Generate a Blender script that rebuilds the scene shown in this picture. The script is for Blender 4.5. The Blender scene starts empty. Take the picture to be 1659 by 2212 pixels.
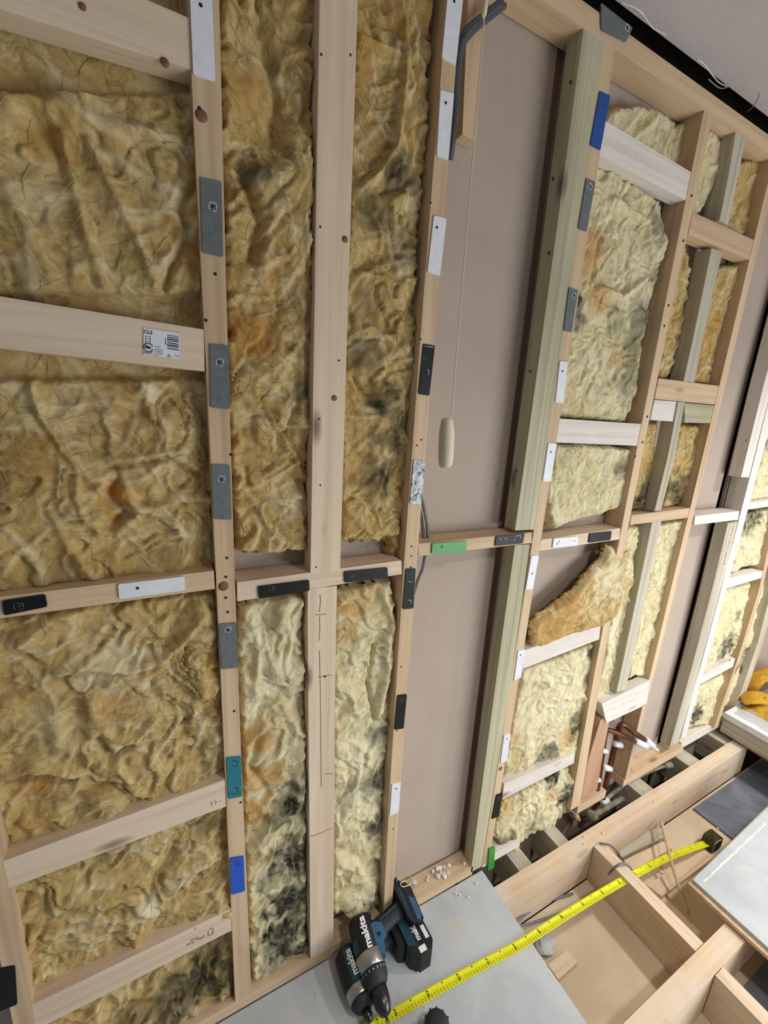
import bpy, bmesh, math, random
import numpy as np
from mathutils import Vector, Matrix

random.seed(7)
S = bpy.context.scene
COL = S.collection

# ------------------------------------------------------------------ camera
FPX, CX, CY = 918.13, 829.5, 1106.0
CAM = np.array([0.0, -0.83, 1.585])
def _rot(a, b, c):
    ca, sa, cb, sb, cc, sc = math.cos(a), math.sin(a), math.cos(b), math.sin(b), math.cos(c), math.sin(c)
    return (np.array([[ca, -sa, 0], [sa, ca, 0], [0, 0, 1]]) @ np.array([[1, 0, 0], [0, cb, -sb], [0, sb, cb]])
            @ np.array([[cc, -sc, 0], [sc, cc, 0], [0, 0, 1]]))
R = _rot(-0.49312859, 1.32482189, 0.05436425)
cam = bpy.data.objects.new('camera', bpy.data.cameras.new('camera'))
COL.objects.link(cam)
cam.matrix_world = Matrix([[*R[0], CAM[0]], [*R[1], CAM[1]], [*R[2], CAM[2]], [0, 0, 0, 1]])
cam.data.sensor_fit = 'HORIZONTAL'
cam.data.sensor_width = 36
cam.data.lens = FPX / 1659 * 36
cam.data.clip_start = 0.01
S.camera = cam

# ------------------------------------------------------------------ world and lights
W_ = bpy.data.worlds.new('world'); S.world = W_; W_.use_nodes = True
W_.node_tree.nodes['Background'].inputs[0].default_value = (0.86, 0.93, 1.0, 1)
W_.node_tree.nodes['Background'].inputs[1].default_value = 0.20
def area(name, loc, target, sx, sy, power, col):
    l = bpy.data.lights.new(name, 'AREA'); l.shape = 'RECTANGLE'; l.size = sx; l.size_y = sy
    l.energy = power; l.color = col
    o = bpy.data.objects.new(name, l); COL.objects.link(o); o.location = loc
    o.rotation_euler = (Vector(target) - Vector(loc)).to_track_quat('-Z', 'Y').to_euler()
    return o
def downlight(name, loc, power, half, col, rad=.10):
    l = bpy.data.lights.new(name, 'SPOT'); l.energy = power; l.color = col; l.spot_size = math.radians(half * 2); l.spot_blend = 1.0
    l.shadow_soft_size = rad
    o = bpy.data.objects.new(name, l); COL.objects.link(o); o.location = loc
    return o
area('window_daylight', (2.3, -2.1, 0.75), (1.0, 0, 0.35), 1.5, 1.2, 52, (0.88, 0.94, 1.0))
downlight('recessed_downlight', (2.6, -1.0, 2.455), 240, 66, (1.0, 0.97, 0.94))
downlight('recessed_downlight', (0.90, -1.35, 2.455), 105, 68, (1.0, 0.96, 0.90))
S.view_settings.view_transform = 'Standard'
S.view_settings.look = 'None'
S.view_settings.gamma = 1.0
S.view_settings.use_curve_mapping = False
S.view_settings.exposure = 0.0

# ------------------------------------------------------------------ pixel -> place
def ray(x, y): return R @ np.array([x - CX, -(y - CY), -FPX])
def W(x, y, Y=0.0):                      # point of the upright plane y=Y seen at a pixel -> (x, z)
    r = ray(x, y); t = (Y - CAM[1]) / r[1]
    return CAM[0] + r[0] * t, CAM[2] + r[2] * t
def F(x, y, Z=0.0):                      # point of the level plane z=Z -> (x, y)
    r = ray(x, y); t = (Z - CAM[2]) / r[2]
    return CAM[0] + r[0] * t, CAM[1] + r[1] * t

# ------------------------------------------------------------------ materials
def lin(c):
    return tuple((v / 12.92 if v <= 0.04045 else ((v + 0.055) / 1.055) ** 2.4) for v in [k / 255 for k in c]) + (1,)
class NT:
    def __init__(s, name):
        s.m = bpy.data.materials.new(name); s.m.use_nodes = True; s.t = s.m.node_tree
        s.b = s.t.nodes['Principled BSDF']
        s.b.inputs['Specular IOR Level'].default_value = 0.3
    def n(s, typ, **kw):
        nd = s.t.nodes.new('ShaderNode' + typ)
        for k, v in kw.items():
            if k in nd.inputs: nd.inputs[k].default_value = v
            else: setattr(nd, k, v)
        return nd
    def l(s, a, b): s.t.links.new(a, b)
    def coord(s, scale=(1, 1, 1), rnd=True, loc=(0, 0, 0)):
        tc = s.n('TexCoord'); mp = s.n('Mapping')
        mp.inputs['Scale'].default_value = scale; mp.inputs['Location'].default_value = loc
        if rnd:
            oi = s.n('ObjectInfo'); mu = s.n('Math', operation='MULTIPLY'); mu.inputs[1].default_value = 37.0
            s.l(oi.outputs['Random'], mu.inputs[0])
            ad = s.n('VectorMath', operation='ADD'); s.l(tc.outputs['Object'], ad.inputs[0]); s.l(mu.outputs[0], ad.inputs[1])
            s.l(ad.outputs[0], mp.inputs['Vector'])
        else: s.l(tc.outputs['Object'], mp.inputs['Vector'])
        return mp.outputs[0]
    def noise(s, vec, scale=5, detail=4, rough=.55, dist=0.0):
        nz = s.n('TexNoise'); nz.inputs['Scale'].default_value = scale; nz.inputs['Detail'].default_value = detail
        nz.inputs['Roughness'].default_value = rough; nz.inputs['Distortion'].default_value = dist
        s.l(vec, nz.inputs['Vector']); return nz.outputs['Fac']
    def ramp(s, fac, stops):
        r = s.n('ValToRGB'); e = r.color_ramp.elements
        while len(e) < len(stops): e.new(.5)
        for i, (p, c) in enumerate(stops):
            e[i].position = p; e[i].color = c if len(c) == 4 else lin(c)
        s.l(fac, r.inputs[0]); return r.outputs[0]
    def mix(s, fac, a, b, mode='MIX'):
        m = s.n('Mix', data_type='RGBA', blend_type=mode)
        if isinstance(fac, (int, float)): m.inputs[0].default_value = fac
        else: s.l(fac, m.inputs[0])
        for v, i in ((a, 6), (b, 7)):
            if isinstance(v, tuple): m.inputs[i].default_value = v
            else: s.l(v, m.inputs[i])
        return m.outputs[2]
    def bump(s, h, strength=.3, dist=.002):
        b = s.n('Bump'); b.inputs['Strength'].default_value = strength; b.inputs['Distance'].default_value = dist
        s.l(h, b.inputs['Height']); s.l(b.outputs[0], s.b.inputs['Normal'])
    def out(s, col, rough=.6):
        if isinstance(col, tuple): s.b.inputs['Base Color'].default_value = col
        else: s.l(col, s.b.inputs['Base Color'])
        s.b.inputs['Roughness'].default_value = rough
        return s.m

K1, K0 = (1, 1, 1, 1), (0, 0, 0, 1)
def wood(name, axis, light, mid, dark, knot=(96, 62, 40), dust=0.0, ring=1.0, rough=.62, dustc=(176, 166, 152)):
    t = NT(name)
    def sc(a, b):
        v = [b, b, b]; v[axis] = a; return tuple(v)
    big = t.noise(t.coord(sc(1.6, 9)), 1, 3, .5, .4)
    fine = t.noise(t.coord(sc(4, 210)), 1, 4, .6)
    rg = t.noise(t.coord(sc(1.3, 62)), 1, 2, .5, .35)
    base = t.ramp(big, [(.28, mid), (.62, light)])
    rm = t.ramp(rg, [(.40, K0), (.62, K1)])
    c = t.mix(t.ramp(rg, [(.46, (0, 0, 0, 1)), (.68, (.48 * ring, .48 * ring, .48 * ring, 1))]), base, lin(dark))
    c = t.mix(t.ramp(fine, [(.5, K0), (.78, (.4, .4, .4, 1))]), c, lin(dark))
    vo = t.n('TexVoronoi'); vo.inputs['Scale'].default_value = 1.0; vo.inputs['Randomness'].default_value = 1.0
    t.l(t.coord(sc(3.1, 9.5)), vo.inputs['Vector'])
    c = t.mix(t.ramp(vo.outputs['Distance'], [(.05, (.8, .8, .8, 1)), (.14, K0)]), c, lin(knot))
    if dust:
        d = t.noise(t.coord((9, 9, 9)), 1, 6, .65, .6)
        c = t.mix(t.ramp(d, [(.5 - .2 * dust, K0), (.68, (dust, dust, dust, 1))]), c, lin(dustc))
    t.bump(fine, .25, .0008)
    return t.out(c, rough)
M = {}
for ax, nm in ((0, 'x'), (1, 'y'), (2, 'z')):
    M['pine' + nm] = wood('pale_pine_' + nm, ax, (226, 206, 180), (214, 192, 165), (192, 166, 138))
    M['old' + nm] = wood('aged_pine_' + nm, ax, (212, 186, 152), (196, 168, 134), (168, 138, 106))
    M['white' + nm] = wood('whitewashed_pine_' + nm, ax, (226, 218, 208), (214, 204, 192), (188, 174, 158), dust=.35, dustc=(228, 226, 224))
    M['green' + nm] = wood('treated_pine_' + nm, ax, (190, 184, 156), (168, 162, 132), (130, 122, 94), knot=(70, 56, 38))
    M['grey' + nm] = wood('weathered_pine_' + nm, ax, (198, 192, 172), (176, 170, 148), (138, 128, 106), knot=(80, 66, 46), dust=.4)
    M['joist' + nm] = wood('joist_pine_' + nm, ax, (222, 196, 164), (210, 180, 144), (180, 142, 106), dust=.8, dustc=(212, 200, 184))
    M['rust' + nm] = wood('reddish_pine_' + nm, ax, (192, 152, 124), (176, 134, 106), (144, 104, 78))

def plain(name, c, rough=.5, metal=0.0, spec=.4, var=0.0, scale=60, bump=0.0):
    t = NT(name); t.b.inputs['Metallic'].default_value = metal; t.b.inputs['Specular IOR Level'].default_value = spec
    v = t.noise(t.coord((scale,) * 3), 1, 4)
    lo = tuple(max(0, int(k * (1 - var))) for k in c); hi = tuple(min(255, int(k * (1 + var * .5))) for k in c)
    if bump: t.bump(v, bump, .001)
    return t.out(t.ramp(v, [(.3, lo), (.7, hi)]), rough)
M['pk_white'] = plain('white_plastic', (226, 228, 234), .38, var=.03)
M['pk_grey'] = plain('grey_plastic', (104, 110, 112), .42, var=.1, scale=120)
M['pk_black'] = plain('black_plastic', (20, 21, 23), .45, var=.3, scale=120, spec=.25)
M['pk_green'] = plain('green_plastic', (62, 148, 66), .4, var=.06)
M['pk_blue'] = plain('blue_plastic', (36, 88, 190), .4, var=.06)
M['pk_navy'] = plain('deep_blue_plastic', (24, 74, 150), .4, var=.06)
M['pk_teal'] = plain('teal_plastic', (38, 120, 132), .4, var=.08)
M['ink'] = plain('dark_ink', (30, 30, 30), .7)
M['knot'] = plain('timber_knot', (120, 84, 60), .6)
M['steel'] = plain('bright_steel', (196, 196, 200), .22, 1.0)
M['darksteel'] = plain('dark_steel', (70, 70, 72), .3, .9)
M['copper'] = plain('copper_pipe', (118, 76, 62), .36, .9, var=.25, scale=30)
M['brass'] = plain('brass_hook', (206, 190, 150), .4, .5)
M['olive'] = plain('dark_olive_case', (52, 50, 28), .4, var=.3)
M['paleyellow'] = plain('pale_yellow_rim', (190, 186, 120), .4)
M['black'] = plain('matt_black', (26, 27, 30), .55, var=.3)
M['rubber'] = plain('soft_black_rubber', (40, 43, 48), .6, var=.15, scale=900, bump=.2)
M['teal'] = plain('tool_teal', (20, 62, 76), .4, spec=.5, var=.06)
M['lightteal'] = plain('tool_blue', (44, 92, 124), .42, var=.06)
M['alu'] = plain('cast_aluminium', (178, 178, 178), .3, .9, var=.05)
M['whitetext'] = plain('white_print', (232, 236, 238), .5)
M['cord'] = plain('cream_cord', (222, 206, 172), .7)
M['cable'] = plain('grey_cable', (112, 112, 116), .5, var=.1)
M['darkcable'] = plain('dark_cable', (78, 80, 86), .5, var=.1)
M['pvc'] = plain('white_pipe_plastic', (220, 226, 228), .35, var=.04)
M['dustpipe'] = plain('dusty_pipe', (158, 150, 128), .7, var=.25, scale=30)
M['yellow'] = plain('tape_yellow', (226, 226, 30), .38, var=.05, scale=40)
M['crumb'] = plain('plaster_crumb', (226, 220, 210), .9, var=.12, bump=.5)
M['plaster'] = plain('white_panel', (228, 230, 236), .35, var=.03)

def speckled(name, c, c2, rough=.8, sc=260, amount=.25, big=3.0):
    t = NT(name)
    f = t.noise(t.coord((sc,) * 3, rnd=False), 1, 3, .6); g = t.noise(t.coord((big,) * 3, rnd=False), 1, 5, .6, .5)
    a = t.mix(t.ramp(g, [(.35, K0), (.7, K1)]), lin(c), lin(c2))
    a = t.mix(t.ramp(f, [(.45, K0), (.8, (amount,) * 3 + (1,))]), a, lin(tuple(min(255, k + 26) for k in c)))
    t.bump(f, .12, .0006)
    return t.out(a, rough)
M['board'] = speckled('plasterboard_paper', (178, 162, 147), (170, 154, 141))
M['ceil'] = speckled('ceiling_paint', (186, 180, 180), (178, 172, 173), sc=160, amount=.4)
M['subfloor'] = speckled('dusty_paper_panel', (210, 194, 168), (194, 174, 144), big=5)
M['slate'] = speckled('blue_grey_sheeting', (118, 124, 134), (84, 90, 100), big=9)
M['void'] = speckled('void_shade', (46, 40, 30), (28, 24, 18), big=14, amount=.2)  # near-black colour stands for the shade inside deep gaps
M['granule'] = speckled('speckled_cream_plastic', (206, 194, 168), (214, 204, 180), rough=.5, sc=900, amount=.9)

def cement():
    t = NT('grey_floor_board')
    v = t.coord((1, 1, 1), rnd=False)
    a = t.noise(v, 3.5, 6, .62, .8); b = t.noise(v, 9, 6, .7, .4); f = t.noise(v, 320, 2, .6)
    c = t.ramp(a, [(.3, (164, 170, 173)), (.55, (186, 191, 194)), (.75, (200, 202, 202))])
    c = t.mix(t.ramp(b, [(.55, K0), (.72, (.55, .55, .55, 1))]), c, lin((214, 202, 176)))
    c = t.mix(t.ramp(f, [(.5, K0), (.75, (.3, .3, .3, 1))]), c, lin((210, 212, 212)))
    t.bump(f, .15, .0006)
    return t.out(c, .75)
M['cement'] = cement()

def wool(name, lo, mid, hi, pale, warm):
    t = NT(name)
    tc = t.coord((1, 1, 1), rnd=False)
    wp = t.n('TexNoise'); wp.inputs['Scale'].default_value = 7; wp.inputs['Detail'].default_value = 3; t.l(tc, wp.inputs['Vector'])
    ad = t.n('VectorMath', operation='MULTIPLY_ADD'); t.l(wp.outputs['Color'], ad.inputs[0])
    ad.inputs[1].default_value = (.22, .22, .22); t.l(tc, ad.inputs[2]); wv = ad.outputs[0]
    def sc(v, s):
        m = t.n('Mapping'); m.inputs['Scale'].default_value = s; t.l(v, m.inputs['Vector']); return m.outputs[0]
    big = t.noise(wv, 5, 4, .6, .3); medn = t.noise(wv, 22, 6, .7, 1.2)
    st = t.noise(sc(wv, (60, 60, 13)), 1, 5, .65, .8)
    st2 = t.noise(sc(wv, (16, 60, 80)), 1, 5, .65, .8)
    fib = t.noise(wv, 330, 3, .7, 1.5)
    c = t.ramp(medn, [(.28, lo), (.5, mid), (.72, hi)])
    c = t.mix(t.ramp(big, [(.45, K0), (.68, (.55, .55, .55, 1))]), c, lin(warm))
    c = t.mix(t.ramp(st, [(.55, K0), (.72, (.55, .55, .55, 1))]), c, lin(pale))
    c = t.mix(t.ramp(st2, [(.58, K0), (.75, (.5, .5, .5, 1))]), c, lin(hi))
    c = t.mix(t.ramp(st, [(.24, (.5, .5, .5, 1)), (.42, K0)]), c, lin(lo))
    for at, colr, k in (('warm', (186, 132, 58), .7), ('pale', (226, 216, 182), .85), ('stain', (52, 54, 46), .92)):
        an = t.n('Attribute', attribute_name=at)
        mu = t.n('Math', operation='MULTIPLY'); t.l(an.outputs['Fac'], mu.inputs[0]); t.l(medn, mu.inputs[1])
        mx = t.n('Math', operation='MULTIPLY', use_clamp=True); t.l(mu.outputs[0], mx.inputs[0]); mx.inputs[1].default_value = 2 * k
        c = t.mix(mx.outputs[0], c, lin(colr))
    h = t.n('Math', operation='MULTIPLY_ADD'); t.l(fib, h.inputs[0]); h.inputs[1].default_value = .35; t.l(st, h.inputs[2])
    t.bump(h.outputs[0], .5, .004)
    t.b.inputs['Specular IOR Level'].default_value = .05
    t.b.inputs['Subsurface Weight'].default_value = .3
    t.b.inputs['Subsurface Radius'].default_value = (1.0, .8, .45)
    t.b.inputs['Subsurface Scale'].default_value = .007
    return t.out(c, .95)
M['wool'] = wool('mineral_wool_ochre', (138, 108, 58), (188, 162, 106), (212, 194, 146), (230, 218, 182), (196, 158, 96))
M['woolpale'] = wool('mineral_wool_pale', (180, 166, 120), (212, 202, 162), (228, 220, 190), (240, 235, 215), (214, 192, 140))
M['woolgold'] = wool('mineral_wool_gold', (170, 122, 36), (206, 162, 62), (222, 186, 88), (230, 204, 120), (204, 150, 50))
M['fibre'] = plain('loose_fibre', (226, 208, 150), .8, var=.05)
M['fibregold'] = plain('loose_fibre_dull', (196, 170, 106), .8, var=.05)

# ------------------------------------------------------------------ object helpers
def tag(o, label=None, cat=None, group=None, kind=None):
    for k, v in (('label', label), ('category', cat), ('group', group), ('kind', kind)):
        if v: o[k] = v
    return o
def link(name, me, mat, parent=None, smooth=False):
    o = bpy.data.objects.new(name, me); COL.objects.link(o)
    if mat is not None and not me.materials: me.materials.append(mat)
    if smooth:
        for p in me.polygons: p.use_smooth = True
    if parent is not None: o.parent = parent
    return o
def empty(name, loc, label, cat, group=None, rot=None):
    o = bpy.data.objects.new(name, None); COL.objects.link(o); o.location = loc
    if rot is not None: o.rotation_euler = rot
    o.empty_display_size = .02
    return tag(o, label, cat, group)
def from_bm(name, bm, mat, parent=None, smooth=False, center=True, loc=None):
    """verts in world coordinates (or the parent's frame) -> object with its origin in the middle"""
    bmesh.ops.recalc_face_normals(bm, faces=bm.faces)
    me = bpy.data.meshes.new(name)
    if center and bm.verts:
        c = sum((v.co for v in bm.verts), Vector()) / len(bm.verts)
        bmesh.ops.translate(bm, verts=bm.verts, vec=-c)
    else: c = Vector((0, 0, 0))
    bm.to_mesh(me); bm.free()
    o = link(name, me, mat, parent, smooth); o.location = c
    return o
def prism(secs, bev=.0025, seg=2):
    """closed prism through cross-sections of equal vertex count"""
    bm = bmesh.new(); rings = [[bm.verts.new(p) for p in s] for s in secs]; n = len(secs[0])
    for a, b in zip(rings, rings[1:]):
        for i in range(n): bm.faces.new((a[i], a[(i + 1) % n], b[(i + 1) % n], b[i]))
    bm.faces.new(rings[0]); bm.faces.new(rings[-1][::-1])
    if bev:
        es = [e for e in bm.edges if not (len(e.link_faces) == 2 and e.calc_face_angle(0) < .35)]
        bmesh.ops.bevel(bm, geom=es, offset=bev, segments=seg, profile=.5, affect='EDGES', clamp_overlap=True)
    return bm
def boxbm(lo, hi, bev=.002, seg=2):
    x0, y0, z0 = lo; x1, y1, z1 = hi
    return prism([[(x0, y0, z0), (x1, y0, z0), (x1, y1, z0), (x0, y1, z0)], [(x0, y0, z1), (x1, y0, z1), (x1, y1, z1), (x0, y1, z1)]], bev, seg)
def curve(name, pts, r, mat, parent=None, res=4, cyclic=False, taper=None):
    """tube along points, made as a mesh"""
    P = [Vector(p) for p in pts]
    Q = []                                  # Catmull-Rom
    n = len(P)
    if n > 2:
        for i in range(n - 1):
            p0, p1, p2, p3 = P[max(i - 1, 0)], P[i], P[i + 1], P[min(i + 2, n - 1)]
            for k in range(res):
                t = k / res
                Q.append(.5 * ((2 * p1) + (p2 - p0) * t + (2 * p0 - 5 * p1 + 4 * p2 - p3) * t * t + (3 * p1 - p0 - 3 * p2 + p3) * t ** 3))
        Q.append(P[-1])
    else: Q = P
    bm = bmesh.new(); rings = []; ns = 8; up = Vector((.3, .2, .93)).normalized()
    for i, q in enumerate(Q):
        d = (Q[min(i + 1, len(Q) - 1)] - Q[max(i - 1, 0)]).normalized()
        a = d.cross(up)
        if a.length < .05: a = d.cross(Vector((1, 0, 0)))
        a.normalize(); b = d.cross(a)
        rings.append([bm.verts.new(q + (a * math.cos(2 * math.pi * k / ns) + b * math.sin(2 * math.pi * k / ns)) * r) for k in range(ns)])
    for a, b in zip(rings, rings[1:]):
        for k in range(ns): bm.faces.new((a[k], a[(k + 1) % ns], b[(k + 1) % ns], b[k]))
    bm.faces.new(rings[0]); bm.faces.new(rings[-1][::-1])
    return from_bm(name, bm, mat, parent, smooth=True)
def lathe(name, prof, mat, parent=None, ns=28, origin=(0, 0, 0), axis=None):
    """profile [(radius, height)] turned about axis (default local z), in the parent's frame"""
    q = Vector((0, 0, 1)).rotation_difference(Vector(axis)) if axis is not None else None
    bm = bmesh.new(); rings = []
    for r, h in prof:
        ring = []
        for k in range(ns):
            v = Vector((r * math.cos(2 * math.pi * k / ns), r * math.sin(2 * math.pi * k / ns), h))
            if q: v = q @ v
            ring.append(bm.verts.new(v + Vector(origin)))
        rings.append(ring)
    for a, b in zip(rings, rings[1:]):
        for k in range(ns): bm.faces.new((a[k], a[(k + 1) % ns], b[(k + 1) % ns], b[k]))
    bm.faces.new(rings[0]); bm.faces.new(rings[-1][::-1])
    return from_bm(name, bm, mat, parent, smooth=True)
def struct(o): o['kind'] = 'structure'; return o

# ------------------------------------------------------------------ timber in the wall
def wp(p, Y): return p[1:] if p[0] == 'w' else W(p[0], p[1], Y)
def timber(name, label, sts, depth, mat, y0=0.0, to=None, group=None, bev=.0025, cat='timber'):
    """sts: stations along the timber, each a pair of front-face edge points (pixels on plane y0, or ('w', x, z))."""
    st = [[np.array(wp(a, y0), float), np.array(wp(b, y0), float)] for a, b in sts]
    vert = abs(st[-1][0][1] - st[0][0][1]) > abs(st[-1][0][0] - st[0][0][0])
    ax = 1 if vert else 0
    if to:
        for idx, nb, v in ((0, 1, to[0]), (-1, -2, to[1])):
            if v is None: continue
            for k in (0, 1):
                a, b = st[idx][k], st[nb][k]
                st[idx][k] = a + (a - b) * ((v - a[ax]) / (a - b)[ax])
    if len(st) > 3:                                # timbers are straight or gently bowed: fit a parabola
        zz = np.array([(a[ax] + b[ax]) / 2 for a, b in st])
        for k in (0, 1):
            cf = np.polyfit([q[k][ax] for q in st], [q[k][1 - ax] for q in st], 2 if len(st) > 3 else 1)
            for q in st: q[k][1 - ax] = np.polyval(cf, q[k][ax])
    secs = [[(a[0], y0, a[1]), (b[0], y0, b[1]), (b[0], y0 + depth, b[1]), (a[0], y0 + depth, a[1])] for a, b in st]
    o = from_bm(name, prism(secs, bev), mat)
    o['_st'] = 0; del o['_st']
    return tag(o, label, cat, group)
def screw(parent, px, py, Y=0.0, r=.0028, mat='black', name='screw_hole'):
    x, z = W(px, py, Y)
    o = lathe(name, [(r * .3, -.0006), (r, -.0004), (r, .0008), (r * .6, .001)], M[mat], None, 10, (0, 0, 0), (0, 1, 0))
    o.location = Vector((x, Y, z))
    o.parent = parent; o.matrix_parent_inverse = Matrix.Translation(-parent.location)
    return o

# ================================================================== STRUCTURE
GAP1, GAP2 = .866, 2.080
BY = .068                                                # face of the plasterboard behind the studs
# the plasterboard is in three sheets with open joints beside the treated studs, cavity behind coloured dark for its shade
for a_x, b_x in ((-1.4, GAP1), (GAP1 + .030, GAP2), (GAP2 + .052, 4.2)):
    struct(from_bm('wall_back', boxbm((a_x, BY, -.30), (b_x, BY + .0125, 2.425), 0), M['board']))
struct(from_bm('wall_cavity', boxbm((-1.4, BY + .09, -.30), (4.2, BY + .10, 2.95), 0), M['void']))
CEIL = 2.47
struct(from_bm('light_block_top', boxbm((-1.4, -.6, 2.95), (4.2, BY + .02, 2.96), 0), M['void']))  # added unseen cap keeps sky light out of the ceiling gap
struct(from_bm('light_block_front', boxbm((-1.4, -.6, CEIL + .02), (4.2, -.59, 2.95), 0), M['void']))  # added unseen board closes the ceiling gap against stray light
struct(from_bm('ceiling', boxbm((-1.4, -3.2, CEIL), (4.2, -.0, CEIL + .02), 0), M['ceil']))
struct(from_bm('trim_3', boxbm((3.4, -3, -.30), (3.42, BY, 2.47), 0), M['board']))
struct(from_bm('floor', boxbm((-1.2, -3.0, -.018), (.918, -.004, 0), .001), M['cement']))
tag(from_bm('ceiling_panel', boxbm((.93, -3.0, -.205), (3.4, -.112, -.19), 0), M['subfloor']),
    'dusty beige plasterboard seen down between the exposed floor joists', 'panel', kind='structure')
tag(from_bm('rubble', boxbm((.9, -.5, -.32), (3.6, .25, -.26), 0), M['void']), 'rubble coloured dark for the shade of the gap along the wall', 'rubble', kind='stuff')  # shade of the deep gap is put into this floor's colour

tag(from_bm('added_batten', boxbm((.84, .0815, 0), (.93, .11, 2.42), .001), M['rustz']), 'brown batten added to lighten the dark joint beside the treated stud', 'timber')  # batten added to lift the black joint to brown
def ceiling_line(pts, r, mat):
    P = [(*F(*p, CEIL), CEIL - .0004) for p in pts]
    o = struct(curve('ceiling_crack', P, r, M[mat], res=5)); return o
ceiling_line([(1614, 241), (1628, 228), (1641, 207), (1636, 190), (1618, 182), (1585, 184), (1556, 190), (1530, 170)], .0011, 'oldx')
ceiling_line([(1505, 128), (1520, 138), (1550, 175), (1570, 186)], .0012, 'crumb')
ceiling_line([(1340, 5), (1380, 22), (1410, 60), (1440, 75)], .0012, 'crumb')
# ================================================================== STUDS
G_ST = None
stud_A = timber('wall_stud', 'narrow pine stud with grey, teal and blue packers, left of the bare-faced middle stud',
    [((420, 236), (476, 236)), ((439, 574), (481, 574)), ((452, 885), (496, 885)), ((462, 1229), (509, 1229)), ((473, 1415), (514, 1415)), ((486, 1639), (522, 1639)), ((508, 2150), (543, 2150))],
    .063, M['oldz'], to=(2.39, .038), cat='stud')
for p in ((431, 234), (465, 592), (445, 692), (499, 982), (490, 1205), (488, 1246), (488, 1291), (492, 1322), (506, 1536), (520, 1733)): screw(stud_A, *p)
stud_B = timber('wall_stud', 'wide pale pine stud above the middle noggin, standing between two wool batts',
    [((690, 17), (773, 10)), ((683, 439), (760, 439)), ((680, 709), (750, 709)), ((677, 774), (747, 774)), ((671, 1237), (735, 1234))],
    .045, M['pinez'], to=(2.39, None), cat='stud')
for p in ((757, 119), (694, 118), (692, 490), (732, 779), (690, 905), (683, 1225), (692, 1048)): screw(stud_B, *p, r=.002)
stud_C = timber('wall_stud', 'wide pale pine stud below the middle noggin with a brown crack down its face',
    [((665, 1272), (728, 1266)), ((666, 1480), (724, 1480)), ((671, 2090), (720, 2055))], .045, M['pinez'], to=(None, .0385), cat='stud')
stud_D = timber('wall_stud', 'narrow pine stud with white and black packers, left edge of the bare plasterboard strip',
    [((965, 17), (996, 17)), ((935, 371), (963, 371)), ((908, 736), (938, 736)), ((882, 1078), (910, 1078)), ((871, 1246), (900, 1246)), ((859, 1415), (886, 1415)), ((844, 1706), (865, 1706)), ((828, 1962), (847, 1950))],
    .063, M['oldz'], to=(2.39, .038), cat='stud')
for p in ((930, 438), (908, 733), (910, 950), (901, 962), (889, 1180), (888, 1201), (887, 1225), (867, 1440), (857, 1578), (849, 1790)): screw(stud_D, *p, r=.0022)
stud_E = timber('wall_stud', 'thick green-tinted treated stud standing on the noggin right of the pull cord',
    [((1259, 68), (1305, 68)), ((1230, 304), (1278, 304)), ((1201, 507), (1248, 507)), ((1168, 740), (1209, 740)), ((1137, 976), (1180, 976)), ((1112, 1146), (1154, 1144))],
    .042, M['greenz'], to=(2.39, None), cat='stud')
stud_F = timber('wall_stud', 'thick green-tinted treated stud below the noggin, reaching the floor beside the grey board',
    [((1111, 1178), (1144, 1176)), ((1095, 1306), (1127, 1306)), ((1081, 1421), (1112, 1421)), ((1053, 1595), (1083, 1595)), ((1033, 1755), (1061, 1755)), ((1018, 1884), (1040, 1872))],
    .042, M['greenz'], cat='stud')
for p in ((1146, 802), (1117, 1017), (1186, 547), (1195, 387), (1233, 178)): screw(stud_E, p[0], p[1], 0, r=.0045)
stud_G = timber('wall_stud', 'slim pine stud doubled against the treated stud, carrying a column of packers',
    [((1305, 68), (1333, 68)), ((1278, 304), (1303, 304)), ((1248, 507), (1270, 507)), ((1209, 740), (1230, 740)), ((1180, 976), (1200, 976)), ((1154, 1144), (1172, 1144)), ((1131, 1290), (1148, 1290)), ((1112, 1421), (1129, 1421)), ((1081, 1600), (1100, 1600)), ((1061, 1755), (1077, 1750)), ((1039, 1872), (1054, 1862))],
    .063, M['oldz'], to=(2.39, None), cat='stud')
stud_H = timber('wall_stud', 'slim pine stud right of the white noggins, with dark nail holes down its front',
    [((1517, 234), (1537, 236)), ((1495, 379), (1515, 379)), ((1455, 578), (1473, 578)), ((1420, 740), (1436, 740)), ((1406, 816), (1423, 816)), ((1390, 903), (1403, 903)), ((1374, 990), (1388, 990)), ((1349, 1100), (1364, 1100)), ((1331, 1200), (1346, 1200)), ((1313, 1278), (1328, 1278)), ((1301, 1367), (1314, 1367)), ((1290, 1434), (1303, 1434)), ((1247, 1650), (1268, 1650)), ((1236, 1738), (1256, 1727))],
    .063, M['oldz'], to=(2.39, .04), cat='stud')
for p in ((1494, 423), (1476, 520), (1444, 660), (1435, 704), (1398, 900), (1388, 955), (1372, 986)): screw(stud_H, *p, r=.004)
stud_H2 = timber('jack_stud', 'short orange-brown stud doubled against the pine stud beside the copper pipes',
    [((1297, 1556), (1318, 1548)), ((1268, 1650), (1299, 1650)), ((1256, 1727), (1290, 1705))], .06, M['rustz'], y0=.002, cat='stud')
stud_I1 = timber('wall_stud', 'weathered grey-green stud at the top of the narrow double bay under the top plate',
    [((1590, 281), (1612, 290)), ((1574, 379), (1595, 379)), ((1554, 476), (1573, 486))], .045, M['greyz'], to=(2.39, None), cat='stud')
stud_I2 = timber('wall_stud', 'weathered grey stud between the two flat noggins of the narrow bay',
    [((1537, 536), (1561, 545)), ((1525, 600), (1547, 600)), ((1495, 740), (1517, 740)), ((1477, 823), (1500, 826))], .045, M['greyz'], cat='stud')
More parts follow.
